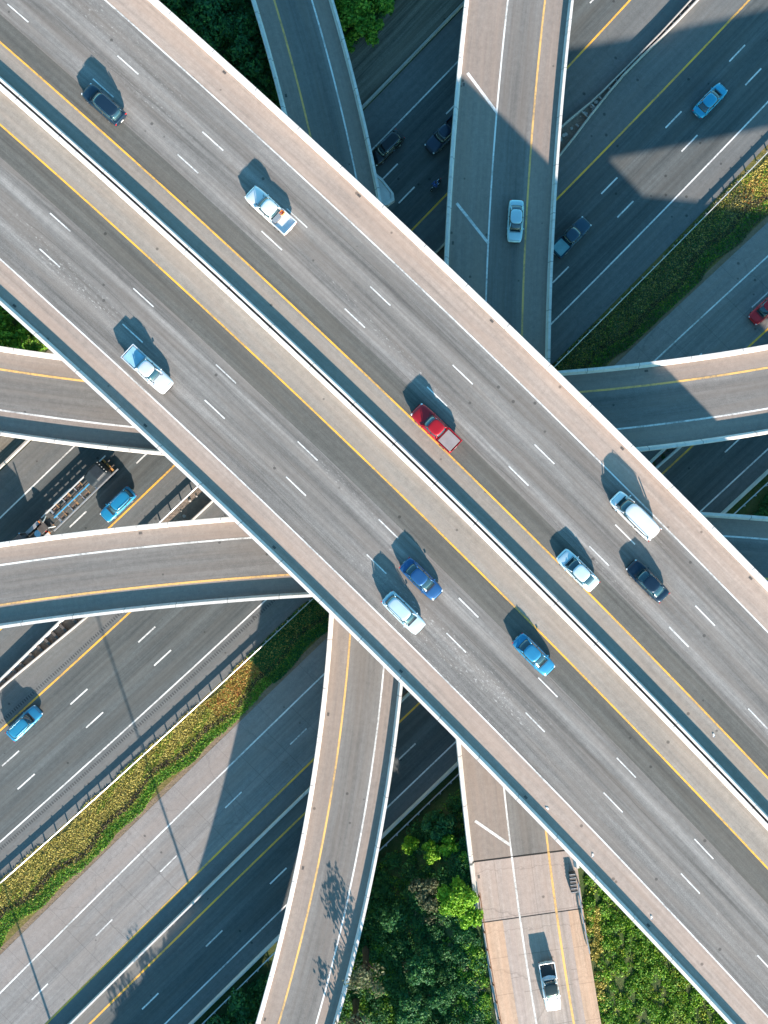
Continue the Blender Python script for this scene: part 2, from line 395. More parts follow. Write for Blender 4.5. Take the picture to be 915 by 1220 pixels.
def line_mark(curve, off, wd, z, s0=0, s1=1e9):
    A, B = [], []
    for p, n, s in zip(curve.p, curve.nrm, curve.s):
        if s0 <= s <= s1:
            A.append((p.x + n.x * (off - wd / 2), p.y + n.y * (off - wd / 2))); B.append((p.x + n.x * (off + wd / 2), p.y + n.y * (off + wd / 2)))
    return A, B
def dashes(mb, curve, off, wd, z, anchor, period, length):
    s0, _ = curve.near(Vector(anchor)); s = s0 - period * int(s0 / period)
    while s < curve.s[-1]:
        if s - length / 2 > 0 and s + length / 2 < curve.s[-1]:
            q = []
            for ds, o in ((-.5, -.5), (.5, -.5), (.5, .5), (-.5, .5)):
                p, n = curve.at(s + ds * length, off + o * wd); q.append((p.x, p.y, z))
            mb.add(q, [(0, 1, 2, 3)])
        s += period

# ------------------------------------------------------------------ SETTING: ground sheet with the embankment of the ramp
ABUT, _ = R2.near(Vector(P(608, 1021, H_LO)[:2]))
R2_END = R2.s[-1]
R2C = (46 / 2 - 9) * (HC - H_LO) / F     # centre of the ramp cross-section from its white line (to the right of travel)
KL = (HC - H_LO) / F; KH = (HC - H_HI) / F
def rail_dist(x, y):
    """metres south-east of the outer guardrail of the lowest carriageway"""
    px = x / (HC / F) + 457.5; py = 610 - y / (HC / F)
    u = (px - py) / S2; v = (px + py) / S2
    return (v - lin_ext(C4r, u, -900, 700)) * HC / F
def emb(x, y):
    best = 1e9
    q = Vector((x, y))
    s, d = R2.near(q)
    if s >= ABUT - .5:
        p, n = R2.at(s); o = (q - p).dot(n)           # signed offset, left of travel (+)
        d = max(0, o - 4.8, -o - 0) if False else max(0.0, abs(o - R2MID) - 6.4)
    else:
        p, n = R2.at(ABUT); dx = (q - p); t = Vector((n.y, -n.x))
        o = max(0, abs(dx.dot(n) - R2MID) - 6.4); d = math.hypot(o, max(0, -dx.dot(t)))
    e = rail_dist(x, y) - 1.2
    if e <= 0 or d > 15: return 0.0
    return 6.93 * max(0.0, min(1 - d / 15, e / (e + d + 1e-6)))
# for R2 (travel towards the bottom of the photo) left of travel is the photo's right: lane line offsets
R2MID = ((44 + 31) - 48) / 2 * KL
def ground_z(x, y): return -0.06 + emb(x, y)
def build_ground():
    xs = sorted(set([-3000, -1200, -500, -260] + [(-200 + 2.0 * i) for i in range(201)] + [260, 500, 1200, 3000]))
    vs, fs = [], []
    for y in xs:
        for x in xs:
            z = ground_z(x, y) if abs(x) < 120 and -150 < y < 0 else -0.06
            vs.append((x, y, z))
    n = len(xs)
    for j in range(n - 1):
        for i in range(n - 1): k = j * n + i; fs.append((k, k + 1, k + n + 1, k + n))
    me = bpy.data.meshes.new('ground'); me.from_pydata(vs, [], fs); me.polygons.foreach_set('use_smooth', [True] * len(fs))
    tag(link('ground', me, None, M['ground']), kind='structure')
build_ground()
KG = HC / F
def MED_L(u): return float(np.interp(u, [-1900, -573, -469, -306, -200, 300, 370, 416, 467, 528, 2000], [43, 45, 42, 37.5, 38, 40, 44, 50, 52, 54, 54]))
def MED_R(u): return float(np.interp(u, [-1900, -573, -501, -445, -250, 0, 250, 345, 414, 469, 532, 2000], [-38, -37, -33.6, -30.6, -29.5, -30, -31, -34, -43, -47, -44.5, -44]))
def road(name, w_l, y_l, sh_w, sh_y, lanes, mat_lane, mat_sh, anchors, period, rumble=False):
    """ground carriageway between its white and yellow edge lines. sh_*: shoulder offsets in px (signed)"""
    W, Y = gl(w_l), gl(y_l)
    width = (poly(y_l, 0) - poly(w_l, 0)) * KG
    o = surface(name, [(gl(w_l, sh_w), W, 0.0, M[mat_sh], 0, abs(sh_w) * KG), (W, Y, 0.0, M[mat_lane], 0, abs(width)), (Y, gl(y_l, sh_y), 0.0, M[mat_sh], 0, 4)])
    tag(o, kind='structure')
    cw, cy = GCurve(W), GCurve(Y)
    lines = surface('edge_line', [(*line_mark(cw, 0, .19, 0), .010, M['white_paint'], 0, .19)], o)
    surface('edge_line', [(*line_mark(cy, 0, .24, 0), .010, M['yellow_paint'], 0, .24)], o)
    mb = MB()
    for k in range(1, lanes):
        t = k / lanes
        c = tuple(a + (b - a) * t for a, b in zip(w_l, y_l)); g = GCurve(gl(c))
        a = anchors[k - 1]; dashes(mb, g, 0, .19, .010, P(*a)[:2], period * KG, 3.0)
    mb.build('lane_dashes', M['white_paint'], o)
    if rumble:
        mb = MB()
        for g, sgn in ((cw, 1), (cy, -1)):
            s = 90.0
            while s < 198:
                off = rumble[0] if sgn == 1 else rumble[1]
                p, n = g.at(s); q = []
                for ds, oo in ((-.09, -.2), (.09, -.2), (.09, .2), (-.09, .2)):
                    pp, _ = g.at(s + ds, off + oo); q.append((pp.x, pp.y, .008))
                mb.add(q, [(0, 1, 2, 3)]); s += .36
        mb.build('rumble_strip', M['rumble'], o)
    return o
road('road', C1w, C1y, -40, lambda u: MED_L(u) - 1, 3, 'road_a', 'road_shoulder', [(464, 204.5), (484, 232)], 110)
road('road', C2w, C2y, 35, lambda u: MED_R(u) + 1, 3, 'road_a', 'road_shoulder', [(193, 783), (174, 755)], 109.7, rumble=(-.75, .75))
def road3():
    W, Y = gl(C3w), gl(C3y); G = gl(G1E)
    o = surface('road', [(G, W, 0, M['slab_grey2'], 0, 2.9), (W, Y, 0, M['concrete_road'], 0, 7.1), (Y, gl(C3y, 19), 0, M['road_shoulder'], 0, 1.9)])
    tag(o, kind='structure')
    surface('edge_line', [(*line_mark(GCurve(W), 0, .19, 0), .010, M['white_paint'], 0, .19)], o)
    surface('edge_line', [(*line_mark(GCurve(Y), 0, .24, 0), .010, M['yellow_paint'], 0, .24)], o)
    mb = MB(); c = tuple((a + b) / 2 for a, b in zip(C3w, C3y)); dashes(mb, GCurve(gl(c)), 0, .17, .010, P(278, 953)[:2], 108.2 * KG, 3.0)
    mb.build('lane_dashes', M['white_paint'], o)
M['slab_grey2'] = pavement('slab_grey2', (.235, .215, .205), .10, joints=[(7.6, 'u', .05)], jdark=.35, cracks=.2)
road3()
road('road', C4w, C4y, 20, -16, 2, 'road_a', 'road_shoulder', [(331, 1043)], 106.7)
# north-west shoulder bank, medians, verge
tag(surface('dirt_bank', [(gl(C1w, -104), gl(C1w, -46), -.012, M['bank'], 0, 6)]), kind='structure')
tag(surface('median_soil', [(gl(C1y, lambda u: MED_L(u) - 1), gl(C2y, lambda u: MED_R(u) + 1), -.012, M['dirt'], 0, 2)]), kind='structure')
tag(surface('verge', [(gl(C2w, 35), gl(G1E, -6), -.012, M['verge'], 0, 9), (gl(G1E, -6), gl(G1E), -.012, M['soil_edge'], 0, .7)]), kind='structure')
tag(surface('median_strip', [(gl(C3y, 19), gl(C4y, -16), -.012, M['soil_edge'], 0, 2)]), kind='structure')

# ------------------------------------------------------------------ walls, barriers and guardrails on the ground
def sub_curve(c, off, u0, u1, n=90): return GCurve(gl(c, off, u0, u1, n))
def jersey(name, label, curve, hgt=.82, wd=.5, top=.18, z=0.0, mat='barrier', group=None):
    t = thing(name, label, 'barrier', (*curve.p[len(curve.p) // 2], z), 0, group)
    prof = [(-wd / 2, z), (-wd / 2, z + .08), (-top / 2 - .05, z + .3), (-top / 2, z + hgt), (top / 2, z + hgt), (top / 2 + .05, z + .3), (wd / 2, z + .08), (wd / 2, z)]
    o = sweep('wall', curve, prof, M[mat], t); o.location = -Vector(t.location)
    return t
def guardrail(label, curve, side=1, z=0.0, spacing=1.905, hgt=.75, matr='steel', matp='steel', zf=None, group=None, name='guardrail', base_off=0.0):
    t = thing(name, label, 'guardrail', (*curve.p[0], z), 0, group); o0 = -Vector(t.location)
    zf = zf or (lambda x, y: z)
    pr = [(0, .44), (side * .08, .50), (side * .02, .595), (side * .08, .69), (0, .75), (-side * .03, .75), (-side * .03, .44)]
    rings = []
    for p, n in zip(curve.p, curve.nrm): rings.append([Vector((p.x + n.x * (o + base_off), p.y + n.y * (o + base_off), zf(p.x, p.y) + h * hgt / .75)) for o, h in pr])
    mb = MB(); mb.loft(rings); r = mb.build('rail', M[matr], t); r.location = o0
    mb = MB(); mb.box((0, 0, .36), (.16, .12, .78)); mb.box((0, side * .06, .60), (.14, .14, .3))
    proto = mb.build('post', M[matp], t); first = True
    s = .5
    while s < curve.s[-1]:
        p, n = curve.at(s, -side * .15)
        q = proto if first else proto.copy()
        if not first: COL.objects.link(q); q.parent = t
        first = False
        q.location = Vector((p.x, p.y, zf(p.x, p.y))) + o0; q.rotation_euler = (0, 0, math.atan2(n.y, n.x) - math.pi / 2)
        s += spacing
    return t
# left-hand barrier of the central median (solid, with a guardrail stretch under the ramps)
jersey('median_barrier', 'long concrete barrier on the northwest side of the median at the left edge', sub_curve(C1y, MED_L, -1500, -400))
guardrail('steel guardrail with spaced posts beside the soil median between the left ramps', sub_curve(C1y, MED_L, -395, -190), side=-1)
jersey('median_barrier', 'thin concrete barrier northwest of the tapering median right of the tall vertical ramp', sub_curve(C1y, MED_L, -185, 1300), .82, .26, .12, mat='concrete')
jersey('median_barrier', 'concrete barrier along the southeast side of the tapering soil median', sub_curve(C2y, MED_R, -1500, 1300), .7, .30, .13, mat='concrete')
def ladder(label, u0, u1, step, wdt, mat):
    t = thing('median_struts', label, 'struts', (*gl(C2y, -40, u0, u0 + 1, 1)[0], 0)); o0 = -Vector(t.location); u = u0
    while u < u1:
        vA = lin_ext(C1y, u, -900, 700) + MED_L(u); vB = lin_ext(C2y, u, -900, 700) + MED_R(u)
        a = P((u + vA) / S2, (vA - u) / S2); b = P((u + vB) / S2, (vB - u) / S2)
        c = (a + b) / 2; d = b - a
        mb = MB(); mb.box((c.x + o0.x, c.y + o0.y, .3), (max(.2, d.length - .36), wdt, .35), math.atan2(d.y, d.x)); mb.build('strut', M[mat], t, bevel=.02)
        u += step * random.uniform(.8, 1.2)
ladder('short concrete struts bridging the narrow median right of the tall ramp', 395, 600, 15, .16, 'concrete')
ladder('short dark struts bridging the widening median at the left edge', -640, -455, 14, .35, 'steel_dark')
def stones():
    n = 0
    for i in range(46):
        u = random.uniform(325, 420) if i < 26 else random.uniform(-450, -240)
        f = random.uniform(.2, .8); vA = lin_ext(C1y, u, -900, 700) + MED_L(u); vB = lin_ext(C2y, u, -900, 700) + MED_R(u); v = vA + (vB - vA) * f
        p = P((u + v) / S2, (v - u) / S2); r_ = random.uniform(.1, .28); near = i < 26
        t = MB(); rings = []
        for k_ in range(1, 5):
            a = math.pi * k_ / 5; rings.append([Vector((p.x + r_ * math.sin(a) * math.cos(b) * random.uniform(.8, 1.2), p.y + r_ * math.sin(a) * math.sin(b), r_ * .5 - r_ * .6 * math.cos(a))) for b in [j * .9 for j in range(7)]])
        t.loft(rings); o = t.build('stone', M['concrete'])
        tag(o, 'small loose stone on the soil of the tapering median by the tall ramp' if near else 'small loose stone on the soil median under the left ramps', 'stone', 'stones in the median by the tall ramp' if near else 'stones in the median under the left ramps')
stones()
guardrail('galvanised guardrail along the top of the yellow grass verge', sub_curve(RAIL, 0, -905, 640), side=-1, spacing=1.95)
# C3 / C4 wall
jersey('median_wall', 'pale concrete wall throwing a wide dark shadow between the two lower roads', sub_curve(C4y, lambda u: -17 + (8 * max(0, min(1, (u - 0) / 200))), -1500, 1300), .86, .36, .22)
jersey('median_barrier', 'low concrete barrier beside the shaded two lane road at the right edge', sub_curve(C3y, 21, 40, 1300), .8, .4, .16)
jersey('roadside_barrier', 'long concrete barrier between the lowest road and the green thicket', sub_curve(C4r, -2, -1500, 1300), .8, .42, .2)
guardrail('thin guardrail running just outside the long concrete barrier of the lowest road', sub_curve(C4r, 7, -905, 640), side=1, spacing=1.95)
jersey('roadside_barrier', 'low dark concrete edge wall between the upper road and the bare dirt bank', sub_curve(C1w, -43, -1500, 1300), .5, .4, .25, mat='concrete')

# ------------------------------------------------------------------ BRIDGES
def par_prof(o, z, inward, hgt=1.0, th=.58):
    """concrete parapet, o = offset of its inner foot, inward = +1 if the carriageway lies towards +offset"""
    s = -inward
    return [(o, z), (o, z + .08), (o + s * .16, z + .33), (o + s * .22, z + hgt), (o + s * (th - .04), z + hgt), (o + s * th, z + .1), (o + s * th, z - .45), (o + s * .02, z - .45)]
PIERS = []
def bridge(name, label, curve, o_a, o_b, strips, marks, depth=1.6, s0=None, s1=None, group=None, girders=2, pa=(.75, .58), pb=(.75, .58)):
    """o_a < o_b: offsets (m) of the inner feet of the two parapets"""
    mid = curve.p[len(curve.p) // 2]
    t = thing(name, label, 'bridge', (mid.x, mid.y, 0), 0, group); L = -Vector(t.location); z = curve.h
    s0 = 0 if s0 is None else s0; s1 = curve.s[-1] if s1 is None else s1
    idx = [i for i, s in enumerate(curve.s) if s0 <= s <= s1]
    def offl(o): return [(curve.p[i].x + curve.nrm[i].x * o, curve.p[i].y + curve.nrm[i].y * o) for i in idx]
    st = surface('road_surface', [(offl(a), offl(b), z, M[m], a * 1.0, b * 1.0) for a, b, m in strips], t); st.location = L
    o = sweep('deck', curve, [(o_a - pa[1] + .08, z - .02), (o_b + pb[1] - .08, z - .02), (o_b + pb[1] - .08, z - .25), (o_a - pa[1] + .08, z - .25)], M['concrete'], t, s0, s1); o.location = L
    for k in range(girders):
        c = o_a + (o_b - o_a) * (k + .5) / girders; hw = min(1.5, (o_b - o_a) / girders * .28)
        o = sweep('girder', curve, [(c - hw, z - .25), (c + hw, z - .25), (c + hw * .72, z - depth), (c - hw * .72, z - depth)], M['concrete'], t, s0, s1); o.location = L
    for oo, inw, (ph, pt) in ((o_a, 1, pa), (o_b, -1, pb)):
        o = sweep('parapet', curve, par_prof(oo, z + .001, inw, ph, pt), M['parapet'], t, s0, s1); o.location = L
    for kind in marks:
        if kind[0] == 'line':
            _, off, wd, mat = kind; A, B = line_mark(curve, off, wd, z, s0, s1); o = surface('edge_line', [(A, B, z + .012, M[mat], 0, wd)], t); o.location = L
        if kind[0] == 'dash':
            _, rows = kind
            for off, wd, anchor in rows:
                mb = MB(); dashes(mb, curve, off, wd, z + .012, anchor, 134.6 * KM, 3.0)
                for i in range(0, len(mb.v), 4):
                    one = MB(); one.add(mb.v[i:i + 4], [(0, 1, 2, 3)]); o = one.build('lane_dash', M['white_paint'], t); o.location = L
        if kind[0] == 'quad':
            for a, b, wd in kind[1]:
                mb = MB(); a = Vector(a); b = Vector(b); n = (b - a).normalized(); n = Vector((-n.y, n.x)) * wd / 2
                mb.add([(*(a + n), z + .013), (*(a - n), z + .013), (*(b - n), z + .013), (*(b + n), z + .013)], [(0, 1, 2, 3)])
                o = mb.build('hatch_stripe', M['white_paint'], t); o.location = L
    return t
k = KM
# offsets: left of travel (towards bottom right) is the north-east side
def main_bridge(sgn, label, rows):
    a = 6.3 * k; b = 190.5 * k; med, out = (1.12, .49), (.9, .60)
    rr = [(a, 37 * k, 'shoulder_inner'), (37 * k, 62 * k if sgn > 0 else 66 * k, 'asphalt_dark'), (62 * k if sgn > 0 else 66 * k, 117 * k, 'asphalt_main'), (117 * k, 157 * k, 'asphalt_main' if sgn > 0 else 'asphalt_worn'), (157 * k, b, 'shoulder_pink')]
    oa, ob = (a, b) if sgn > 0 else (-b, -a)
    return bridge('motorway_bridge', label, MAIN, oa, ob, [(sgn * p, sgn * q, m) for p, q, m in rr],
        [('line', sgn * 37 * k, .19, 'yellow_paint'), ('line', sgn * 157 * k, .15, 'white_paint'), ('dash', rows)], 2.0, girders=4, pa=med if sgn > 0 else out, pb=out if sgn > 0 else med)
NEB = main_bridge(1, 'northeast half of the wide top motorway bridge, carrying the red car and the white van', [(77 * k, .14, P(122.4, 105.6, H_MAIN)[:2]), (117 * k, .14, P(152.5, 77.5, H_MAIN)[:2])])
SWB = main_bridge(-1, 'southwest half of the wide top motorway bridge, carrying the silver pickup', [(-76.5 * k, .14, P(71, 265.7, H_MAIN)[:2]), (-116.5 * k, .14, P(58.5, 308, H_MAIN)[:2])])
def ramp(curve, name_label, left_px, lines, right_px, kk, marks_extra=(), **kw):
    """offset pixels measured in the photo; left_px/right_px parapet inner feet"""
    lo, hi = sorted((left_px, right_px)); ls = sorted(lines, key=lambda q: q[0])
    rr = [(lo * kk, ls[0][0] * kk, kw.pop('sa', 'ramp_shoulder')), (ls[0][0] * kk, ls[1][0] * kk, 'ramp_lane'), (ls[1][0] * kk, hi * kk, 'ramp_shoulder')]
    return bridge('ramp_bridge', name_label, curve, lo * kk, hi * kk, rr, [('line', o * kk, .24 if m != 'white_paint' else .2, m) for o, m in ls] + list(marks_extra), 1.7, girders=2, **kw)
# curve normals: R1,R2 run down the photo -> left of travel = photo right (+). R3,R4 run to the right -> left = photo up (+)
RB1 = ramp(R1, 'slender curved ramp bridge crossing top to bottom, passing left of centre', -21, [(0, 'tan_paint'), (43, 'white_paint')], 62, KL)
def hs(a, b): return (P(*a, H_LO)[:2], P(*b, H_LO)[:2], .34)
stripes = [('quad', [hs((557, 87), (592, 134)), hs((544, 242), (582, 290)), hs((566, 978), (608, 1007)), hs((569, -68), (604, -21)), hs((530, 395), (571, 440))])]
RB2 = ramp(R2, 'broad ramp bridge with diagonal white hatch stripes, carrying the pale blue car', -46, [(0, 'white_paint'), (44, 'tan_paint')], 72, KL, stripes, s0=0, s1=ABUT)
RB3 = ramp(R3, 'upper of the two ramp bridges crossing from left edge to right edge', 21, [(0, 'tan_paint'), (-48, 'white_paint')], -72, KH)
RB4 = ramp(R4, 'lower of the two ramp bridges crossing from left edge to right edge', 21, [(0, 'white_paint'), (-47, 'tan_paint')], -69, KH)
# ramp road on the embankment beyond the abutment
def approach():
    z = H_LO; t1, _ = R2.near(Vector(P(640, 1090, H_LO)[:2])); L = KL
    def seg(s0, s1, o): 
        return [(q.x, q.y) for q in (R2.at(s0 + (s1 - s0) * i / 60, o)[0] for i in range(61))]
    st = [(seg(ABUT, t1, -46 * L), seg(ABUT, t1, 76 * L), z, M['slab'], -46 * L, 76 * L)]
    for a, b, m in ((-43, -21, 'slab_orange'), (-21, -8, 'slab'), (-8, 51, 'slab_grey'), (51, 58, 'slab'), (58, 76, 'slab_orange')):
        st.append((seg(t1, R2_END - 1, a * L), seg(t1, R2_END - 1, b * L), z, M[m], a * L, b * L))
    o = tag(surface('approach_road', st), kind='structure')
    C = GCurve(seg(ABUT, R2_END - 1, 0))
    surface('edge_line', [(*line_mark(C, 0, .22, 0), z + .012, M['white_paint'], 0, .2)], o)
    surface('edge_line', [(*line_mark(C, 44 * L, .28, 0), z + .012, M['tan_paint'], 0, .2)], o)
    mb = MB()
    for s, wd in ((ABUT + .05, .14), (t1, .12)):
        q = [R2.at(s + a * wd, b * L)[0] for a, b in ((-.5, -46), (.5, -46), (.5, 76), (-.5, 76))]
        mb.add([(p.x, p.y, z + .008) for p in q], [(0, 1, 2, 3)])
    mb.build('expansion_joint', M['joint'], o)
    # skirt walls of the slab so it has thickness
    c2 = GCurve(seg(ABUT, R2_END - 1, 15 * L))
    sweep('slab_edge', c2, [(-61 * L, z - .02), (61 * L, z - .02), (61 * L, z - .5), (-61 * L, z - .5)], M['concrete'], o)
    c3 = GCurve(seg(ABUT + .2, t1 - 1.6, 0))
    t = thing('bridge_parapet', 'short white parapet ending on the left side of the pale concrete approach slab', 'parapet', (*c3.p[0], z)); 
    w_ = sweep('wall', c3, par_prof(-46 * L, z + .001, 1, .75), M['barrier'], t); w_.location = -Vector(t.location)
    c4 = GCurve(seg(ABUT + .2, ABUT + 2.2, 0))
    t = thing('bridge_parapet', 'stub of white parapet right of the approach slab, by the grey crash cushion', 'parapet', (*c4.p[0], z)); 
    w_ = sweep('wall', c4, par_prof(72 * L, z + .001, -1, .75), M['barrier'], t); w_.location = -Vector(t.location)
    # abutment wall
    p, n = R2.at(ABUT, R2MID); t = thing('abutment', 'concrete abutment wall under the end of the hatched ramp bridge', 'abutment', (p.x, p.y, 0), math.atan2(n.y, n.x))
    mb = MB(); mb.box((0, 0, 3.0), (13.4, 1.0, 5.2)); mb.build('wall', M['concrete'], t, bevel=.05)
    mb = MB(); mb.box((0, 0, 5.9), (13.8, 1.5, .6)); mb.build('cap', M['concrete'], t, bevel=.05)
approach()

# piers: single columns placed where the ground below is free
def lane_free(x, y):
    px = x / KG + 457.5; py = 610 - y / KG; u = (px - py) / S2; v = (px + py) / S2
    g = lambda c: lin_ext(c, u, -900, 700)
    rng_ = [(g(C1w) - 43, g(C1y) + 44), (g(C2y) - 38, g(RAIL) + 3), (g(G1E) - 2, g(C3y) + 22), (g(C4y) - 18, g(C4r) + 9)]
    m = .6 / KG
    return all(not (a - m < v < b + m) for a, b in rng_)
def piers(curve, t, offs, label_r=1.0, below=()):
    s, free = 0, []
    while s < curve.s[-1]:
        ok = True
        for o in offs:
            p, n = curve.at(s, o)
            if abs(p.x) > 110 or abs(p.y) > 120: ok = False; break
            if not lane_free(p.x, p.y): ok = False; break
            for c, a, b in below:
                s_, d = c.near(p); q, nn = c.at(s_); sd_ = (p - q).dot(nn)
                if a - 2.2 < sd_ < b + 2.2: ok = False
            if ground_z(p.x, p.y) > 2.5: ok = False
        free.append((s, ok)); s += 1.0
    runs, cur = [], []
    for s, ok in free:
        if ok: cur.append(s)
        elif cur: runs.append(cur); cur = []
    if cur: runs.append(cur)
    z = curve.h
    L = -Vector(t.location)
    for r in runs:
        n_ = max(1, round(len(r) / 34)); 
        for i in range(n_):
            s = r[int((i + .5) / n_ * len(r))]
            mid = sum(offs) / len(offs); pm, n = curve.at(s, mid)
            for o in offs:
                p, _ = curve.at(s, o); zb = ground_z(p.x, p.y) - .3
                mb = MB(); mb.tube((p.x, p.y, zb), (p.x, p.y, z - 2.6), .75, .75, 20); q = mb.build('column', M['concrete'], t, smooth=False); q.location = L
            hw = (max(offs) - min(offs)) / 2 + 2.8
            mb = MB(); mb.box((pm.x, pm.y, z - 2.2), (hw * 2, 1.5, .9), math.atan2(n.y, n.x)); q = mb.build('pier_cap', M['concrete'], t, bevel=.06); q.location = L
b1 = (R1, -21 * KL, 62 * KL); b2 = (R2, -46 * KL, 72 * KL); b3 = (R3, -72 * KH, 21 * KH); b4 = (R4, -69 * KH, 21 * KH)
piers(R1, RB1, [20 * KL]); piers(R2, RB2, [13 * KL])
piers(R3, RB3, [-25 * KH], below=(b1, b2)); piers(R4, RB4, [-24 * KH], below=(b1, b2))
piers(MAIN, NEB, [50 * k, 150 * k], below=(b1, b2, b3, b4)); piers(MAIN, SWB, [-150 * k, -50 * k], below=(b1, b2, b3, b4))
# dark sealed joint in the slot between the two halves of the motorway
def slot():
    o = sweep('joint_seal', MAIN, [(-.36, H_MAIN - .5), (.36, H_MAIN - .5), (.36, H_MAIN - .7), (-.36, H_MAIN - .7)], M['joint'], NEB); o.location = -Vector(NEB.location)
slot()
# pale angular pier head that shows beside the first ramp
def pier_head():
    t = thing('pier_head', 'pale angular concrete pier head poking out beside the upper ramp, next to the motorway edge', 'pier head', P(455, 228, 0))
    h = 5.4; pts = [(438, 196), (451, 209), (455, 212), (469, 230), (470, 238), (462, 244), (450, 246), (436, 232)]
    L = -Vector(t.location)
    c = P(454, 229, h)
    rings = []
    for sc, z in ((.8, 3.4), (1, 4.4), (1, h), (.78, h), (.74, h - .12)):
        rings.append([c + (P(x, y, h) - c) * sc + Vector((0, 0, z - h)) for x, y in pts])
    mb = MB(); mb.loft(rings); o = mb.build('cap', M['barrier'], t); o.location = L
    p = P(452, 228, h); mb = MB(); mb.tube((p.x, p.y, -.2), (p.x, p.y, 3.6), .8, .8, 18); o = mb.build('column', M['concrete'], t); o.location = L
pier_head()
# high mast lamps whose long shadows cross the lower left roads (they stand just south of the picture)
def mast(px, py, H, label):
    p = P(px, py); t = thing('light_mast', label, 'light mast', p, 0, 'tall light masts south of the roads')
    mb = MB(); mb.tube((0, 0, 0), (0, 0, H), .2, .11, 14); mb.build('pole', M['steel'], t)
    mb = MB(); mb.tube((0, 0, 0), (0, 0, .5), .7, .7, 14); mb.build('base', M['concrete'], t)
    for kk in range(4):
        a = kk * math.pi / 2 + .4; mb = MB(); mb.tube((0, 0, H - .2), (math.cos(a) * 1.1, math.sin(a) * 1.1, H - .1), .05, .04, 6)
        mb.box((math.cos(a) * 1.3, math.sin(a) * 1.3, H - .12), (.6, .3, .16), a); mb.build('lamp_head', M['steel'], t)
mast(293, 1253, 22, 'tall steel light mast whose thin shadow crosses the three lane road')
mast(100, 1333, 12, 'shorter steel light mast whose shadow crosses the bottom left corner')

# guardrails and crash cushion beside the approach ramp
def ap_curve(pts, n=24):
    w_ = [Vector(P(x, y, H_LO)[:2]) for x, y in pts]; out = []
    for i in range(n + 1):
        f = i / n * (len(w_) - 1); j = min(int(f), len(w_) - 2); out.append(tuple(w_[j].lerp(w_[j + 1], f - j)))
    return GCurve(out)
zf = lambda x, y: ground_z(x, y) + .05
guardrail('weathered dark guardrail ending with a white tip right of the concrete approach', ap_curve([(688, 1050), (693, 1090), (702, 1134)]), side=-1, zf=zf, matr='steel', matp='steel_dark', spacing=2.2, z=H_LO)
guardrail('rusty guardrail down the left side of the orange concrete approach', ap_curve([(571, 1062), (580, 1125), (597, 1220), (610, 1290)]), side=1, zf=zf, matr='rust', matp='rust', spacing=2.2, z=H_LO)
def cushion():
    p = P(682, 1050, H_LO); t = thing('crash_cushion', 'grey ribbed crash cushion box at the right edge of the approach slab', 'crash cushion', (p.x, p.y, H_LO), R(7))
    mb = MB(); mb.box((0, 0, .35), (.75, 2.5, .6)); mb.build('box', M['steel_dark'], t, bevel=.04)
    for i in range(6):
        mb = MB(); mb.box((0, -1.1 + i * .44, .68), (.8, .06, .05)); mb.build('rib', M['steel'], t)
cushion()

# ------------------------------------------------------------------ VEGETATION
def leaf_mesh(name, pts, size, mat, flat=.0, nrm=None):
    n = len(pts); pts = np.asarray(pts)
    d = rng.normal(size=(n, 3)); d /= np.linalg.norm(d, axis=1)[:, None]
    if nrm is not None: d = d * .8 + nrm; d /= np.linalg.norm(d, axis=1)[:, None]
    a = np.cross(d, rng.normal(size=(n, 3))); a /= np.linalg.norm(a, axis=1)[:, None]; b = np.cross(d, a)
    sz = size * rng.uniform(.6, 1.4, (n, 1)); a = a * sz; b = b * sz * .62
    v = np.stack([pts - a, pts - b * .9 + a * .1, pts + a, pts + b * .9 + a * .1], 1).reshape(-1, 3)
    me = bpy.data.meshes.new(name); me.vertices.add(4 * n); me.vertices.foreach_set('co', v.astype(np.float32).ravel())
    me.loops.add(4 * n); me.loops.foreach_set('vertex_index', np.arange(4 * n, dtype=np.int32))
    me.polygons.add(n); me.polygons.foreach_set('loop_start', np.arange(0, 4 * n, 4, dtype=np.int32))
    me.update(calc_edges=True); me.validate()
    me.materials.append(M[mat]); return me
def lobes_points(lobes, per):
    out, nr = [], []
    for (cx, cy, cz, r, rzz) in lobes:
        n = int(per * r * r); d = rng.normal(size=(n, 3)); d /= np.linalg.norm(d, axis=1)[:, None]
        rad = rng.uniform(.62, 1.05, (n, 1)) * (1 + .18 * np.sin(d[:, :1] * 7 + d[:, 1:2] * 5))
        q = d * rad * np.array([r, r, rzz]) + np.array([cx, cy, cz]); kz = q[:, 2] > .1
        out.append(q[kz]); nr.append(d[kz])
    return np.concatenate(out), np.concatenate(nr)
def tree_proto(seed, H, rad, nl, mat, size=.24, per=260):
    random.seed(seed); lobes = []; ends = []
    for i in range(nl):
        a = i * 2.4 + random.uniform(-.5, .5); rr = rad * math.sqrt((i + .3) / nl) * random.uniform(.6, .85)
        z = H * random.uniform(.55, .82) + (rad - rr) * .25; r = rad * random.uniform(.26, .46)
        lobes.append((rr * math.cos(a), rr * math.sin(a), z, r, r * .8)); ends.append(lobes[-1][:3])
    pts, nr = lobes_points(lobes, per); crown = leaf_mesh('crown', pts, size, mat, nrm=nr)
    mb = MB(); t0 = H * .035; prev = Vector((0, 0, -.3)); top = Vector((random.uniform(-.3, .3), random.uniform(-.3, .3), H * .42))
    mb.tube(prev, top * .5, t0 * 1.2, t0, 8); mb.tube(top * .5, top, t0, t0 * .7, 8)
    for e in ends:
        e = Vector(e); m = top.lerp(e, .5) + Vector((0, 0, -.2)); st = top * random.uniform(.7, 1)
        mb.tube(st, m, t0 * .45, t0 * .28, 6); mb.tube(m, e, t0 * .28, t0 * .1, 6)
    me = mb
    return crown, mb
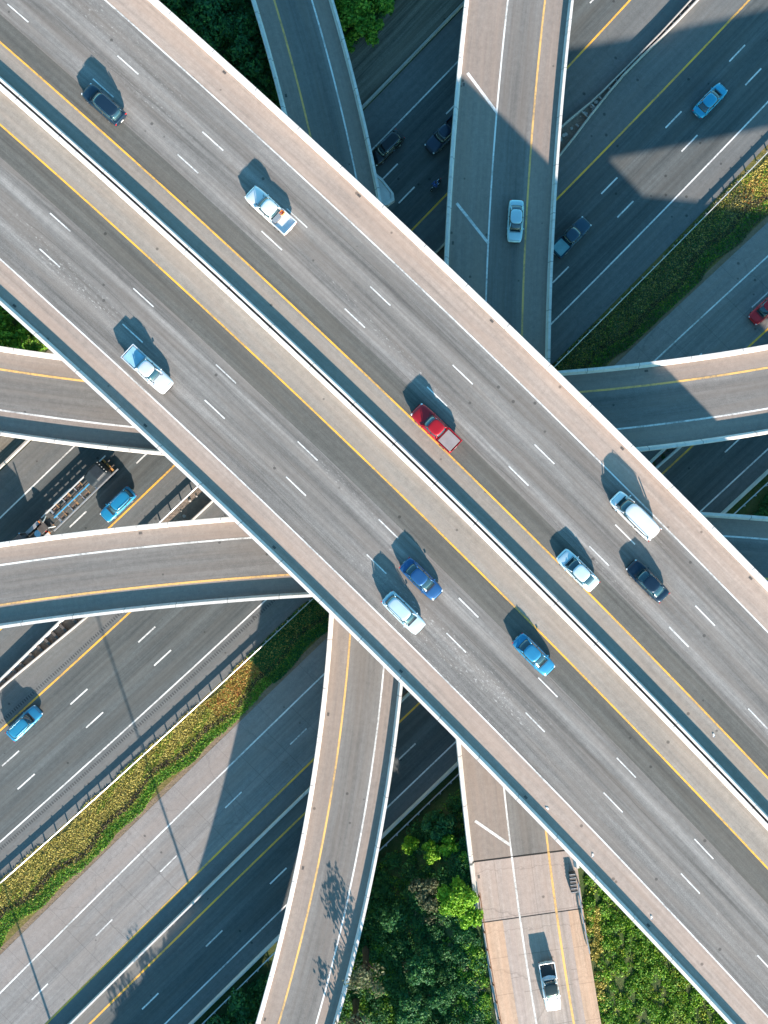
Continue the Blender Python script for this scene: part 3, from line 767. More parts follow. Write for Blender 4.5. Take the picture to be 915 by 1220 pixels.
def mk_tree(name, label, cat, x, y, H, rad, nl, mat, seed, size=.24, per=260, group=None, z=None):
    crown, mb = tree_proto(seed, H, rad, nl, mat, size, per)
    zz = ground_z(x, y) if z is None else z
    t = thing(name, label, cat, (x, y, zz), random.uniform(0, 6), group)
    o = bpy.data.objects.new('crown', crown); COL.objects.link(o); o.parent = t
    mb.build('trunk' if cat == 'tree' else 'stem', M['bark'], t); return t
def put(t, x, y, label, s=1.0, group=None):
    c = copy_tree(t); c.location = (x, y, ground_z(x, y)); c.rotation_euler = (0, 0, random.uniform(0, 6.28)); c.scale = (s, s, s * random.uniform(.85, 1.1)); c['label'] = label
    if group: c['group'] = group
    return c
# woods in the top left between the motorway and the first ramp
def wood(label, group, spots, H, rad, mat, seed, cat='tree', name='broadleaf_tree', size=.24, per=240, nl=11):
    protos = []
    for i, (px, py, s) in enumerate(spots):
        p = P(px, py)
        if i < 3: protos.append(mk_tree(name, label, cat, p.x, p.y, H * s, rad * s, nl, mat, seed + i, size, per, group))
        else: put(protos[i % 3], p.x, p.y, label, s, group)
random.seed(3)
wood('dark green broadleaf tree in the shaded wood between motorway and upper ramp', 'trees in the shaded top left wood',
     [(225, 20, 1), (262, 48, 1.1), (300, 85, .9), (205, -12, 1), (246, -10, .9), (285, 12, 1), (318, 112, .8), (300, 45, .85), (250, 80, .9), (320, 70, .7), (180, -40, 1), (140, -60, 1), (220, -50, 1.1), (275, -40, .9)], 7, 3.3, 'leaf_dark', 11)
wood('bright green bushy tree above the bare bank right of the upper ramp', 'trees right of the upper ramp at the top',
     [(420, 25, 1), (452, 8, .9), (438, 45, .8), (470, -14, .9), (412, -12, 1.1), (412, 60, .6), (490, -35, 1), (445, -45, 1)], 5, 2.9, 'leaf_green', 31)
wood('green tree in the small gap at the left edge above the pale ramp', 'trees in the left edge gap',
     [(8, 395, .9), (28, 408, .7), (2, 425, .8), (-20, 400, 1), (-40, 380, 1), (45, 420, .6)], 5, 2.6, 'leaf_green', 41)
# distinct bushes in the thicket
for i, (px, py, r, lab) in enumerate([
    (488, 1006, 1.25, 'small bright lime bush alone in the dark thicket, nearest the curved ramp'),
    (515, 1016, 1.5, 'mid green bush between the two bright ones in the dark thicket'),
    (535, 1008, 1.5, 'bright lime bush in the dark thicket, nearest the hatched ramp parapet'),
    (545, 1066, 2.6, 'large bright green bush beside the left edge of the approach slab'),
    (524, 985, 2.4, 'dark green round bush at the top of the thicket under the motorway edge'),
    (560, 1092, 1.6, 'yellow green bush below the large bright bush by the approach'),
    (506, 1060, 2.2, 'pale olive leafless looking shrub in the middle of the thicket')]):
    h = emb(*P(px, py, 3)[:2]); p = P(px, py, h + r)
    mk_tree('bush', lab, 'bush', p.x, p.y, r * 1.7, r, 9, 'leaf_bright' if 'bright' in lab.split(' in ')[0] or 'yellow' in lab else ('leaf_olive' if 'olive' in lab else ('leaf_green' if 'mid' in lab else 'leaf_dark')), 60 + i, .17, 520)
# tall trees right of the curved ramp whose shadows fall on its deck
for i, (px, py, H, rad, lab) in enumerate([(436, 1128, 12.5, 2.8, 'tall open tree right of the curved ramp, throwing its shadow onto the deck'),
                                           (424, 1190, 12, 2.6, 'second tall open tree right of the curved ramp, nearer the bottom edge')]):
    p = P(px, py); mk_tree('broadleaf_tree', lab, 'tree', p.x, p.y, H, rad, 10, 'leaf_olive', 80 + i, .2, 60)
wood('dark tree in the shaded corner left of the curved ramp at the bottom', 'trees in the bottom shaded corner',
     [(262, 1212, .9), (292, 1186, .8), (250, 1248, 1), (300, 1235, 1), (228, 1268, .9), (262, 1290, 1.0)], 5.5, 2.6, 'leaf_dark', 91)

wood('dark leafy tree added to deepen the shade in the heart of the thicket', 'trees in the heart of the thicket',
     [(468, 1075, .8), (500, 1125, .95), (488, 1172, 1), (452, 1048, .6), (522, 1160, .8), (478, 1222, 1), (520, 1210, .9), (500, 1255, 1)], 5.6, 2.4, 'leaf_dark', 120, size=.17, per=420)  # dark crowns added so their shadows darken the thicket centre
for i, (px, py, H) in enumerate([(243, 1318, 9), (285, 1275, 8), (205, 1350, 9), (262, 1380, 11)]):
    p = P(px, py); mk_tree('broadleaf_tree', ['open tree just below the bottom edge, dappling the lowest road', 'smaller open tree below the bottom edge, nearest the lowest road', 'open tree below the bottom left corner, farthest left of the row', 'tallest open tree well below the bottom edge behind the others'][i], 'tree', p.x, p.y, H, 2.7, 10, 'leaf_olive', 140 + i, .2, 90)
def undergrowth(name, test, x0, x1, y0, y1, ncl, mat, rmin=.5, rmax=1.5, per=230, size=.13, hs=.8):
    pts, nr = [], []
    k_ = 0; tries = 0
    while k_ < ncl and tries < ncl * 12:
        tries += 1
        px, py = rng.uniform(x0, x1), rng.uniform(y0, y1)
        p = P(px, py)
        if not test(p.x, p.y, px, py): continue
        r = rng.uniform(rmin, rmax); z = ground_z(p.x, p.y); n = int(per * r * r)
        d = rng.normal(size=(n, 3)); d /= np.linalg.norm(d, axis=1)[:, None]; d[:, 2] = np.abs(d[:, 2])
        rad = rng.uniform(.55, 1.05, (n, 1)) * (1 + .25 * np.sin(d[:, :1] * 6 + k_) * np.cos(d[:, 1:2] * 5))
        pts.append(d * rad * np.array([r, r, r * hs]) + np.array([p.x, p.y, z])); nr.append(d); k_ += 1
    me = leaf_mesh(name, np.concatenate(pts), size, mat, nrm=np.concatenate(nr)); o = bpy.data.objects.new(name, me); COL.objects.link(o)
    tag(o, kind='stuff'); return o
def uvv(px, py): return (px - py) / S2, (px + py) / S2
def in_nw(x, y, px, py): u, v = uvv(px, py); return v < lin_ext(C1w, u, -900, 700) - 108
def in_se(x, y, px, py):
    if rail_dist(x, y) < 2.2: return False
    q = Vector((x, y)); s, d = R2.near(q)
    if s > ABUT - 1.5:
        p, n = R2.at(s); return abs((q - p).dot(n) - R2MID) > 6.9
    return True
def east(f): return lambda x, y, px, py: in_se(x, y, px, py) and px > 640
def west(f, g=1): return lambda x, y, px, py: in_se(x, y, px, py) and px < 600
def lit(x, y, px, py):      # sunlit edges of the thicket, put in as brighter leaf colour
    return in_se(x, y, px, py) and px < 600 and (px > 545 or (py > 1120 and px < 470))
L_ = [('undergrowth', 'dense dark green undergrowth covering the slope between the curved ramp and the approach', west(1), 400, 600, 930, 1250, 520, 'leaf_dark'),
      ('undergrowth', 'weeds coloured yellow green as sunlight along both sides of the thicket by the ramps', lit, 380, 600, 1000, 1250, 150, 'leaf_green')]
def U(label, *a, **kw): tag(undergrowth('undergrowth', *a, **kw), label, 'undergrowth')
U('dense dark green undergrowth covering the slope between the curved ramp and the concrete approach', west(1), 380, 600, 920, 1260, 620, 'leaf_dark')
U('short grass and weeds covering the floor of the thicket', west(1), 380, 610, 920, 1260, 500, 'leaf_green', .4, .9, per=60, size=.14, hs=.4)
U('weeds coloured yellow green as sunlight on the thicket edges between the two lower ramps', lit, 380, 600, 1000, 1260, 300, 'leaf_green', .4, 1.1)
U('weeds coloured lime as sunlight along the left edge of the orange concrete approach', lambda x, y, px, py: in_se(x, y, px, py) and px < 600 and px > 548 + (py - 1080) * .1, 540, 610, 1060, 1250, 70, 'leaf_bright', .3, .8)  # lime leaf colour stands in for sun on this edge
U('greyish olive scrub scattered in the middle of the thicket', west(1), 480, 600, 1030, 1260, 50, 'leaf_olive', .4, 1.0)
U('short mixed grass and weeds filling the sunlit slope right of the approach', east(1), 672, 900, 1020, 1300, 700, 'grass_green', .3, .8, per=110, size=.13, hs=.35)
U('lush sunlit green ground cover right of the concrete approach', east(1), 680, 900, 1020, 1300, 600, 'leaf_green', .35, 1.0, hs=.55)
U('bright green tufts in the sunlit ground cover at bottom right', east(1), 700, 900, 1040, 1300, 150, 'leaf_bright', .3, .8, hs=.5)
U('brown dry weeds beside the right edge of the approach', lambda x, y, px, py: in_se(x, y, px, py) and 676 < px < 702 + (py - 1100) * .08, 670, 740, 1060, 1260, 75, 'grass_dry', .3, .7, hs=.4)
U('dark thicket left of the curved ramp at the bottom', lambda x, y, px, py: in_se(x, y, px, py) and px < 400, 150, 400, 1080, 1330, 330, 'leaf_dark')
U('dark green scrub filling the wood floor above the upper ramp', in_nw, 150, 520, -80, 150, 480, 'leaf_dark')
U('green scrub on the bank at the left edge', in_nw, -60, 70, 350, 440, 60, 'leaf_green')
U('dark scrub right of the lowest road at the right edge', lambda x, y, px, py: in_se(x, y, px, py), 800, 1000, 470, 700, 240, 'leaf_dark', .3, .9, hs=.5)
U('low dark scrub in the median near the right edge', lambda x, y, px, py: (lambda u, v: lin_ext(C3y, u, -900, 700) + 24 < v < lin_ext(C4y, u, -900, 700) - 13)(*uvv(px, py)), 740, 900, 460, 600, 60, 'leaf_dark', .2, .5, hs=.5)
def grass(label, mat, n, lo, hi, u0=-900, u1=700, bl=.28, wn=.10, patch=None):
    """blades on the verge between the rail (t=0) and the concrete edge (t=1)"""
    P_, k_ = [], 0
    u = rng.uniform(u0, u1, n * 3); t = rng.uniform(lo, hi, n * 3)
    wob = .08 * np.sin(u / 37) + .06 * np.sin(u / 13 + 1)
    t = t + wob
    if patch is not None:
        a, b, c = patch; keep = np.sin(u / a + t * 5) * np.sin(u / b + t * 9 + 2) + .4 * np.sin(u / 7 + t * 17) > c; u, t = u[keep], t[keep]
    u, t = u[:n], t[:n]
    va = np.array([lin_ext(RAIL, x, -900, 700) for x in u]) - 2; vb = np.array([lin_ext(G1E, x, -900, 700) for x in u]) - 3
    ok = (t > -.02) & (t < .99); v = va + (vb - va) * t; u, v = u[ok], v[ok]
    px, py = (u + v) / S2, (v - u) / S2
    pts = np.stack([(px - 457.5) * KG, (610 - py) * KG, rng.uniform(.02, .13, len(u))], 1)
    me = leaf_mesh('grass', pts, wn, mat, nrm=np.array([0, 0, .6])); o = bpy.data.objects.new('grass', me); COL.objects.link(o)
    tag(o, label, 'grass', kind='stuff')
grass('dry yellow grass covering the verge below the guardrail', 'grass_dry', 80000, 0.0, .75)
grass('green grass patches mixed into the verge', 'grass_green', 20000, 0.0, .8, patch=(23, 41, .45))
grass('green weeds along the lower edge of the verge', 'leaf_green', 30000, .68, .96, wn=.12)
grass('dark brown weeds in the ditch line of the verge', 'weed_dark', 16000, .57, .69, wn=.13)
grass('orange rust coloured dry weeds at the upper end of the lower left verge', 'grass_rust', 1800, .05, .6, u0=-420, u1=-345)
grass('olive scrub coloured dark as the shade of the verge right of the motorway', 'leaf_olive', 26000, 0, 1, u0=130, u1=470, wn=.13)  # darker olive is the shaded tone of the verge, set by colour
grass('tufts coloured dark green as the shade along the verge right of the motorway', 'leaf_dark', 9000, 0, 1, u0=130, u1=430, wn=.13)  # these tufts darken the shaded stretch by colour
grass('rusty dry weeds on the sunlit verge at the right edge', 'grass_rust', 2600, .15, .9, u0=455, u1=620)  # sunlit stretch of the verge given its own warmer leaf colour
grass('dark leaves standing in for shade on the verge by the motorway edge at lower left', 'leaf_dark', 14000, 0, 1, u0=-345, u1=-235, wn=.14)  # shade of this verge stretch put into the leaf colour

# ------------------------------------------------------------------ VEHICLES (built facing +X)
def paint(name, col, metal=.35, rough=.32): return plain('paint_' + name, col, rough, .03, 1, metal=metal, coat=.7)
def outline(x0, x1, hw, n=20, e=3.6, z=0, nose=0.0):
    out = []
    for i in range(n):
        t = 2 * math.pi * i / n; c, s = math.cos(t), math.sin(t)
        x = math.copysign(abs(c) ** (2 / e), c); y = math.copysign(abs(s) ** (2 / e), s)
        out.append(Vector(((x0 + x1) / 2 + x * (x1 - x0) / 2, y * hw * (1 - nose * max(0, x)), z)))
    return out
def ring_yz(x, w_, zb, zt, tum=.86, crown=.03):
    h = [(0, zb), (.80 * w_, zb), (.95 * w_, zb + .12), (w_, zb + (zt - zb) * .5), (.97 * w_, zt - .12), (tum * w_, zt - .015), (tum * .55 * w_, zt + crown * .7), (0, zt + crown)]
    return [Vector((x, y, z)) for y, z in h] + [Vector((x, -y, z)) for y, z in reversed(h[1:-1])]
def wheels(t, xs, hw, r=.34, wd=.24, dual=False):
    for x in xs:
        for s in (-1, 1):
            mb = MB(); y0 = s * (hw - wd + .015); y1 = s * (hw + .015)
            rings = []
            for yy, rr in ((y0, r * .9), (y0 + s * .03, r), (y1 - s * .03, r), (y1, r * .9), (y1 - s * .01, r * .62)):
                rings.append([Vector((x + rr * math.cos(a * math.pi / 12), yy, r + rr * math.sin(a * math.pi / 12))) for a in range(24)])
            mb.loft(rings); wh = mb.build('wheel', M['tyre'], t)
            mb = MB()
            mb.tube((x, y1 - s * .03, r), (x, y1 + s * .003, r), r * .6, r * .5, 20); mb.build('rim', M['rim'], wh)
def vehicle(kind, name, label, cat, loc, rz, col, group=None, roof=None, cargo=False, Ls=1.0, bedcover=None):
    t = thing(name, label, cat, loc, rz, group); t.scale = (1.07, 1.05, 1.04)
    pm = paint(name, col); rm = pm if roof is None else paint(name + '_roof', roof)
    hw = .93
    if kind == 'sedan':
        L = 4.9; st = [(-2.45, .70, .42, .78), (-2.38, .80, .30, .92), (-2.1, .88, .24, 1.00), (-1.5, .93, .22, 1.02), (-.5, .94, .2, .98), (.6, .94, .2, .96), (1.2, .93, .22, .93), (1.9, .89, .24, .84), (2.25, .80, .28, .74), (2.42, .66, .36, .62)]
        gb = (-1.95, 1.25, .83, .98); gt = (-1.15, .42, .66, 1.43)
    elif kind == 'suv':
        L = 4.9; hw = .96; st = [(-2.45, .78, .45, .98), (-2.4, .86, .34, 1.08), (-2.1, .93, .28, 1.10), (-1, .96, .26, 1.10), (.6, .96, .26, 1.08), (1.2, .95, .28, 1.06), (1.9, .91, .3, .98), (2.28, .83, .34, .86), (2.45, .70, .42, .74)]
        gb = (-2.25, 1.25, .84, 1.08); gt = (-1.85, .55, .68, 1.70)
    elif kind == 'van':
        L = 5.7; hw = 1.0; st = [(-2.85, .90, .45, 1.15), (-2.8, .95, .34, 1.18), (-1, 1.0, .28, 1.20), (1.0, 1.0, .28, 1.18), (1.7, .98, .28, 1.15), (2.3, .93, .3, 1.05), (2.65, .84, .34, .9), (2.82, .70, .42, .78)]
        gb = (-2.78, 2.05, .93, 1.18); gt = (-2.68, 1.15, .84, 2.02)
    elif kind == 'pickup':
        L = 5.7; hw = 1.0; st = [(-2.82, .90, .50, .72), (-2.75, .93, .42, .78), (-.95, .96, .34, .80), (-.85, .98, .32, 1.12), (.6, 1.0, .32, 1.12), (1.2, 1.0, .32, 1.13), (2.1, .98, .34, 1.08), (2.65, .90, .40, .98), (2.84, .76, .46, .84)]
        gb = (-.92, 1.35, .84, 1.12); gt = (-.70, .70, .70, 1.78)
    mb = MB(); mb.loft([ring_yz(*q) for q in st]); mb.build('body', pm, t, smooth=True, subsurf=1)
    # glass house
    n = 24; rb = outline(gb[0], gb[1], gb[2], n, 4.2, gb[3] - .04); rt = outline(gt[0], gt[1], gt[2], n, 3.6, gt[3] - .05)
    mid = [a.lerp(b, .5) + Vector(((1 if a.x > 0 else -1) * .035, math.copysign(.02, a.y) if abs(a.y) > .2 else 0, 0)) for a, b in zip(rb, rt)]
    mb = MB(); mb.loft([rb, mid, rt]); mb.build('windows', M['glass'], t, smooth=True)
    c = Vector(((gt[0] + gt[1]) / 2, 0, 0)); rr = []
    for sc, dz in ((1.0, -.06), (1.035, -.035), (1.0, .0), (.8, .03), (.4, .042)):
        rr.append([Vector((c.x + (p.x - c.x) * sc, p.y * sc, gt[3] + dz)) for p in outline(gt[0], gt[1], gt[2], n, 3.6)])
    mb = MB(); mb.loft(rr); roof_o = mb.build('roof', rm, t, smooth=True)
    for (bx, tx, wd) in ((gb[1] - .12, gt[1] - .03, .05), (gb[0] + .12, gt[0] + .04, .08)):
        for s in (-1, 1):
            mb = MB(); mb.tube((bx, s * (gb[2] - .09), gb[3] - .03), (tx, s * (gt[2] - .06), gt[3] - .03), wd, wd * .8, 8); mb.build('pillar', pm, t, smooth=True)
    for s in (-1, 1):
        xm = (gt[0] + gt[1]) / 2 - .05
        mb = MB(); mb.tube((xm, s * (gb[2] + .005), gb[3] - .03), (xm, s * (gt[2] + .012), gt[3] - .04), .045, .04, 8); mb.build('pillar', M['trim'], t)
        if kind in ('suv', 'van'):
            mb = MB(); mb.tube((gt[0] + .2, s * (gt[2] - .08), gt[3] + .06), (gt[1] - .2, s * (gt[2] - .08), gt[3] + .06), .022, .022, 6); mb.build('roof_rail', M['chrome'], t)
        mb = MB(); mb.loft([[Vector((gb[1] - .35 + a, s * (gb[2] + b), gb[3] + .03 + d)) for a, d in ((0, 0), (.1, .02), (.1, .13), (0, .15))] for b in (.01, .09, .18)])
        mb.build('mirror', pm, t, bevel=.01)
        xe = st[-2][0] + .05; w_ = st[-2][1]; zt = st[-2][3]
        mb = MB(); mb.box((xe - .06, s * (w_ - .2), zt - .10), (.20, .26, .09), s * -.5); mb.build('headlight', M['head_light'], t, bevel=.03)
        xe = st[0][0]; w_ = st[1][1]; zt = st[1][3]
        mb = MB(); mb.box((xe + .06, s * (w_ - .13), zt - .12), (.08, .24, .14), s * .3); mb.build('taillight', M['red_light'], t, bevel=.02)
        # door seam and handle line
        mb = MB(); mb.box((xm + .25, s * (hw + .004), gb[3] - .18), (.2, .02, .035)); mb.build('door_handle', M['chrome'], t)
    mb = MB(); mb.box((st[-1][0] - .0, 0, .48), (.06, 1.1, .16)); mb.build('grille', M['trim'], t, bevel=.01)
    mb = MB(); mb.box((st[0][0] - .01, 0, .60), (.03, .34, .14)); mb.build('licence_plate', M['plate'], t)
    # shut lines of bonnet, boot and doors
    for xg, yg, zg in ((gb[1] + .12, st[4][1] * 1.5, st[6][3] + .035), (st[-2][0] - .04, st[-2][1] * 1.45, st[-2][3] + .03)):
        mb = MB(); mb.box((xg, 0, zg), (.025, yg, .012)); mb.build('panel_gap', M['trim'], t)
    for s in (-1, 1):
        for xg in (gt[0] + .15, (gt[0] + gt[1]) / 2 + .1, gt[1] + .35):
            mb = MB(); mb.box((xg, s * (hw + .0), gb[3] - .38), (.02, .03, .55)); mb.build('panel_gap', M['trim'], t)
    # wipers / cowl
    mb = MB(); mb.box((gb[1] - .02, 0, gb[3] + .0), (.12, gb[2] * 1.5, .02)); mb.build('cowl', M['trim'], t)
    wb = 1.4 if kind == 'sedan' else (1.42 if kind == 'suv' else 1.7)
    wheels(t, (-wb - .03, wb), hw - .03, .34 if kind == 'sedan' else .38)
    if kind == 'pickup':
        bed = MB()
        bed.box((-1.85, .90, .98), (1.86, .11, .42)); bed.box((-1.85, -.90, .98), (1.86, .11, .42)); bed.box((-2.78, 0, .97), (.08, 1.9, .40)); bed.box((-.93, 0, 1.0), (.06, 1.7, .44))
        bed.build('bed', pm, t, bevel=.02)
        mb = MB()
        if bedcover is not None:
            mb.box((-1.84, 0, 1.14), (1.62, 1.55, .05)); mb.build('bed_cover', plain('bed_cover_m', bedcover, .6), t, bevel=.02)
        else:
            mb.box((-1.85, 0, .84), (1.80, 1.66, .06)); mb.build('bed_liner', M['trim'] if not cargo else pm, t)
    return t
def hd(a, b):
    """heading angle from photo point a to photo point b"""
    return math.atan2(-(b[1] - a[1]), b[0] - a[0])
NW = hd((460, 430), (360, 335)); SE = hd((360, 335), (460, 430))
def main_dir(x, y, sgn):
    s, _ = MAIN.near(Vector(P(x, y, H_MAIN)[:2])); p, n = MAIN.at(s); t = Vector((n.y, -n.x)) * sgn; return math.atan2(t.y, t.x)
def on_main(kind, name, label, cat, x, y, sgn, col, **kw):
    p = P(x, y, H_MAIN + .6); return vehicle(kind, name, label, cat, (p.x, p.y, H_MAIN + .002), main_dir(x, y, sgn), col, **kw)
G = 'vehicles on the motorway bridge'
on_main('suv', 'suv', 'dark navy car near the top left of the motorway, sunk in its own shadow', 'car', 124, 125, -1, (.012, .03, .055))
wp = on_main('pickup', 'pickup_truck', 'white pickup truck with a dark tool box and orange cargo in its bed', 'pickup', 322, 251, -1, (.85, .85, .85), cargo=True)
on_main('pickup', 'pickup_truck', 'red pickup with a pale grey bed cover beside the upper yellow line', 'pickup', 519, 510, -1, (.42, .010, .018), bedcover=(.27, .23, .23))
on_main('van', 'van', 'large white van with a blue windscreen in the outer lane', 'van', 755, 614, -1, (.85, .85, .86))
on_main('sedan', 'car', 'pale silver blue sedan hugging the yellow line, left of the dark car', 'car', 688, 679, -1, (.62, .76, .82))
on_main('sedan', 'car', 'nearly black blue sedan just below the white van', 'car', 771, 692, -1, (.008, .022, .045))
on_main('pickup', 'pickup_truck', 'silver pickup with a pale blue covered bed by the white edge line', 'pickup', 177, 441, 1, (.72, .74, .76), bedcover=(.25, .45, .58))
on_main('suv', 'suv', 'silver blue SUV, the lower left of the two cars side by side', 'car', 481, 730, 1, (.55, .70, .78))
on_main('sedan', 'car', 'dark blue sedan, the upper right of the two cars side by side', 'car', 502, 690, 1, (.02, .09, .24))
on_main('sedan', 'car', 'bright blue sedan alone beside the lower yellow line', 'car', 636, 780, 1, (.03, .23, .42))
# cargo in the white pickup (its own things)
def in_bed():
    b = wp.location; a = wp.rotation_euler.z
    def q(x, y): return (b.x + x * math.cos(a) - y * math.sin(a), b.y + x * math.sin(a) + y * math.cos(a), b.z + .87)
    t = thing('tool_box', 'dark grey tool box across the bed of the white pickup', 'tool box', q(-1.25, .25), a)
    mb = MB(); mb.box((0, 0, .2), (.46, 1.0, .4)); mb.build('box', M['steel_dark'], t, bevel=.02)
    mb = MB(); mb.box((0, 0, .42), (.5, 1.04, .05)); mb.build('lid', M['steel'], t, bevel=.01)
    t = thing('orange_crate', 'small orange crate beside the tool box in the white pickup', 'crate', q(-1.25, -.6), a)
    mb = MB(); mb.box((0, 0, .03), (.42, .42, .06))
    for x, y, w_, d in ((.2, 0, .03, .42), (-.2, 0, .03, .42), (0, .2, .42, .03), (0, -.2, .42, .03)): mb.box((x, y, .25), (w_, d, .42))
    mb.build('crate', M['orange_light'], t)
in_bed()
for x, y, lab in ((706, 1019, 'small white scrap on the lower shoulder of the motorway, left of another one'), (776, 1093, 'small white scrap on the lower shoulder of the motorway, near the bottom'),
                  (850, 876, 'small pale scrap beside the upper yellow line near the right edge'), (652, 963, 'small white scrap on the motorway shoulder above the approach slab')):
    p = P(x, y, H_MAIN); t = MB(); a = random.uniform(0, 3)
    t.loft([[Vector((p.x + .2 * sx * math.cos(a) - .09 * sy * math.sin(a), p.y + .2 * sx * math.sin(a) + .09 * sy * math.cos(a), H_MAIN + .01 + zz + .03 * sx * sy)) for sx, sy in ((-1, -1), (0, -1.3), (1, -1), (1, 1), (0, .8), (-1, 1))] for zz in (0, .05)])
    tag(t.build('scrap', M['plate']), lab, 'scrap')
def drains():
    for crv, par, off, h in ((MAIN, NEB, 187 * KM, H_MAIN), (MAIN, SWB, -187 * KM, H_MAIN), (R2, RB2, -42 * KL, H_LO), (R1, RB1, -17 * KL, H_LO), (R3, RB3, 17 * KH, H_HI), (R4, RB4, 17 * KH, H_HI)):
        s = crv.s[-1] * .2
        while s < crv.s[-1] * .8:
            p, n = crv.at(s, off); mb = MB(); L = -Vector(par.location); mb.box((p.x + L.x, p.y + L.y, h + .012), (.26, .42, .012), math.atan2(n.y, n.x)); mb.build('drain_grate', M['steel_dark'], par); s += 19.5
drains()
def on_ramp(kind, name, label, cat, x, y, crv, sgn, col, h, **kw):
    s, _ = crv.near(Vector(P(x, y, h)[:2])); p, n = crv.at(s); t = Vector((n.y, -n.x)) * sgn; q = P(x, y, h + .6)
    return vehicle(kind, name, label, cat, (q.x, q.y, h + .002), math.atan2(t.y, t.x), col, **kw)
on_ramp('sedan', 'car', 'pale sky blue sedan driving down the hatched ramp bridge', 'car', 614, 264, R2, 1, (.45, .66, .74), H_LO)
on_ramp('pickup', 'pickup_truck', 'white pickup with dark cab and bed on the orange concrete approach', 'pickup', 655, 1174, R2, 1, (.85, .85, .85), H_LO, roof=(.02, .035, .035))
def on_ground(kind, name, label, cat, x, y, a, b, col, **kw):
    q = P(x, y, .6); return vehicle(kind, name, label, cat, (q.x, q.y, .002), hd(a, b), col, **kw)
on_ground('sedan', 'car', 'bright blue car alone on the three lane road at top right', 'car', 846, 120, (803, 139), (880, 59), (.03, .34, .54))
on_ground('pickup', 'pickup_truck', 'dark pickup with a teal covered bed, half beside the tall ramp parapet', 'pickup', 680, 283, (658, 305), (700, 262), (.02, .06, .10), bedcover=(.16, .36, .42))
on_ground('sedan', 'car', 'red car cut off by the right edge of the picture', 'car', 913, 367, (915, 360), (880, 392), (.60, .012, .02))
on_ground('suv', 'suv', 'blue and white SUV on the yellow line at the left edge', 'car', 30, 861, (12, 880), (48, 845), (.03, .22, .40), roof=(.03, .25, .42))
on_ground('suv', 'suv', 'glossy blue SUV beside the yellow line behind the transport truck', 'car', 141, 601, (160, 583), (123, 619), (.02, .25, .48))
on_ground('suv', 'suv', 'black car by the white line in the deep shade between the two ramps', 'car', 460, 177, (473, 163), (446, 190), (.006, .01, .014))
on_ground('pickup', 'pickup_truck', 'dark blue pickup half hidden under the hatched ramp', 'pickup', 530, 160, (545, 145), (518, 172), (.015, .035, .07))

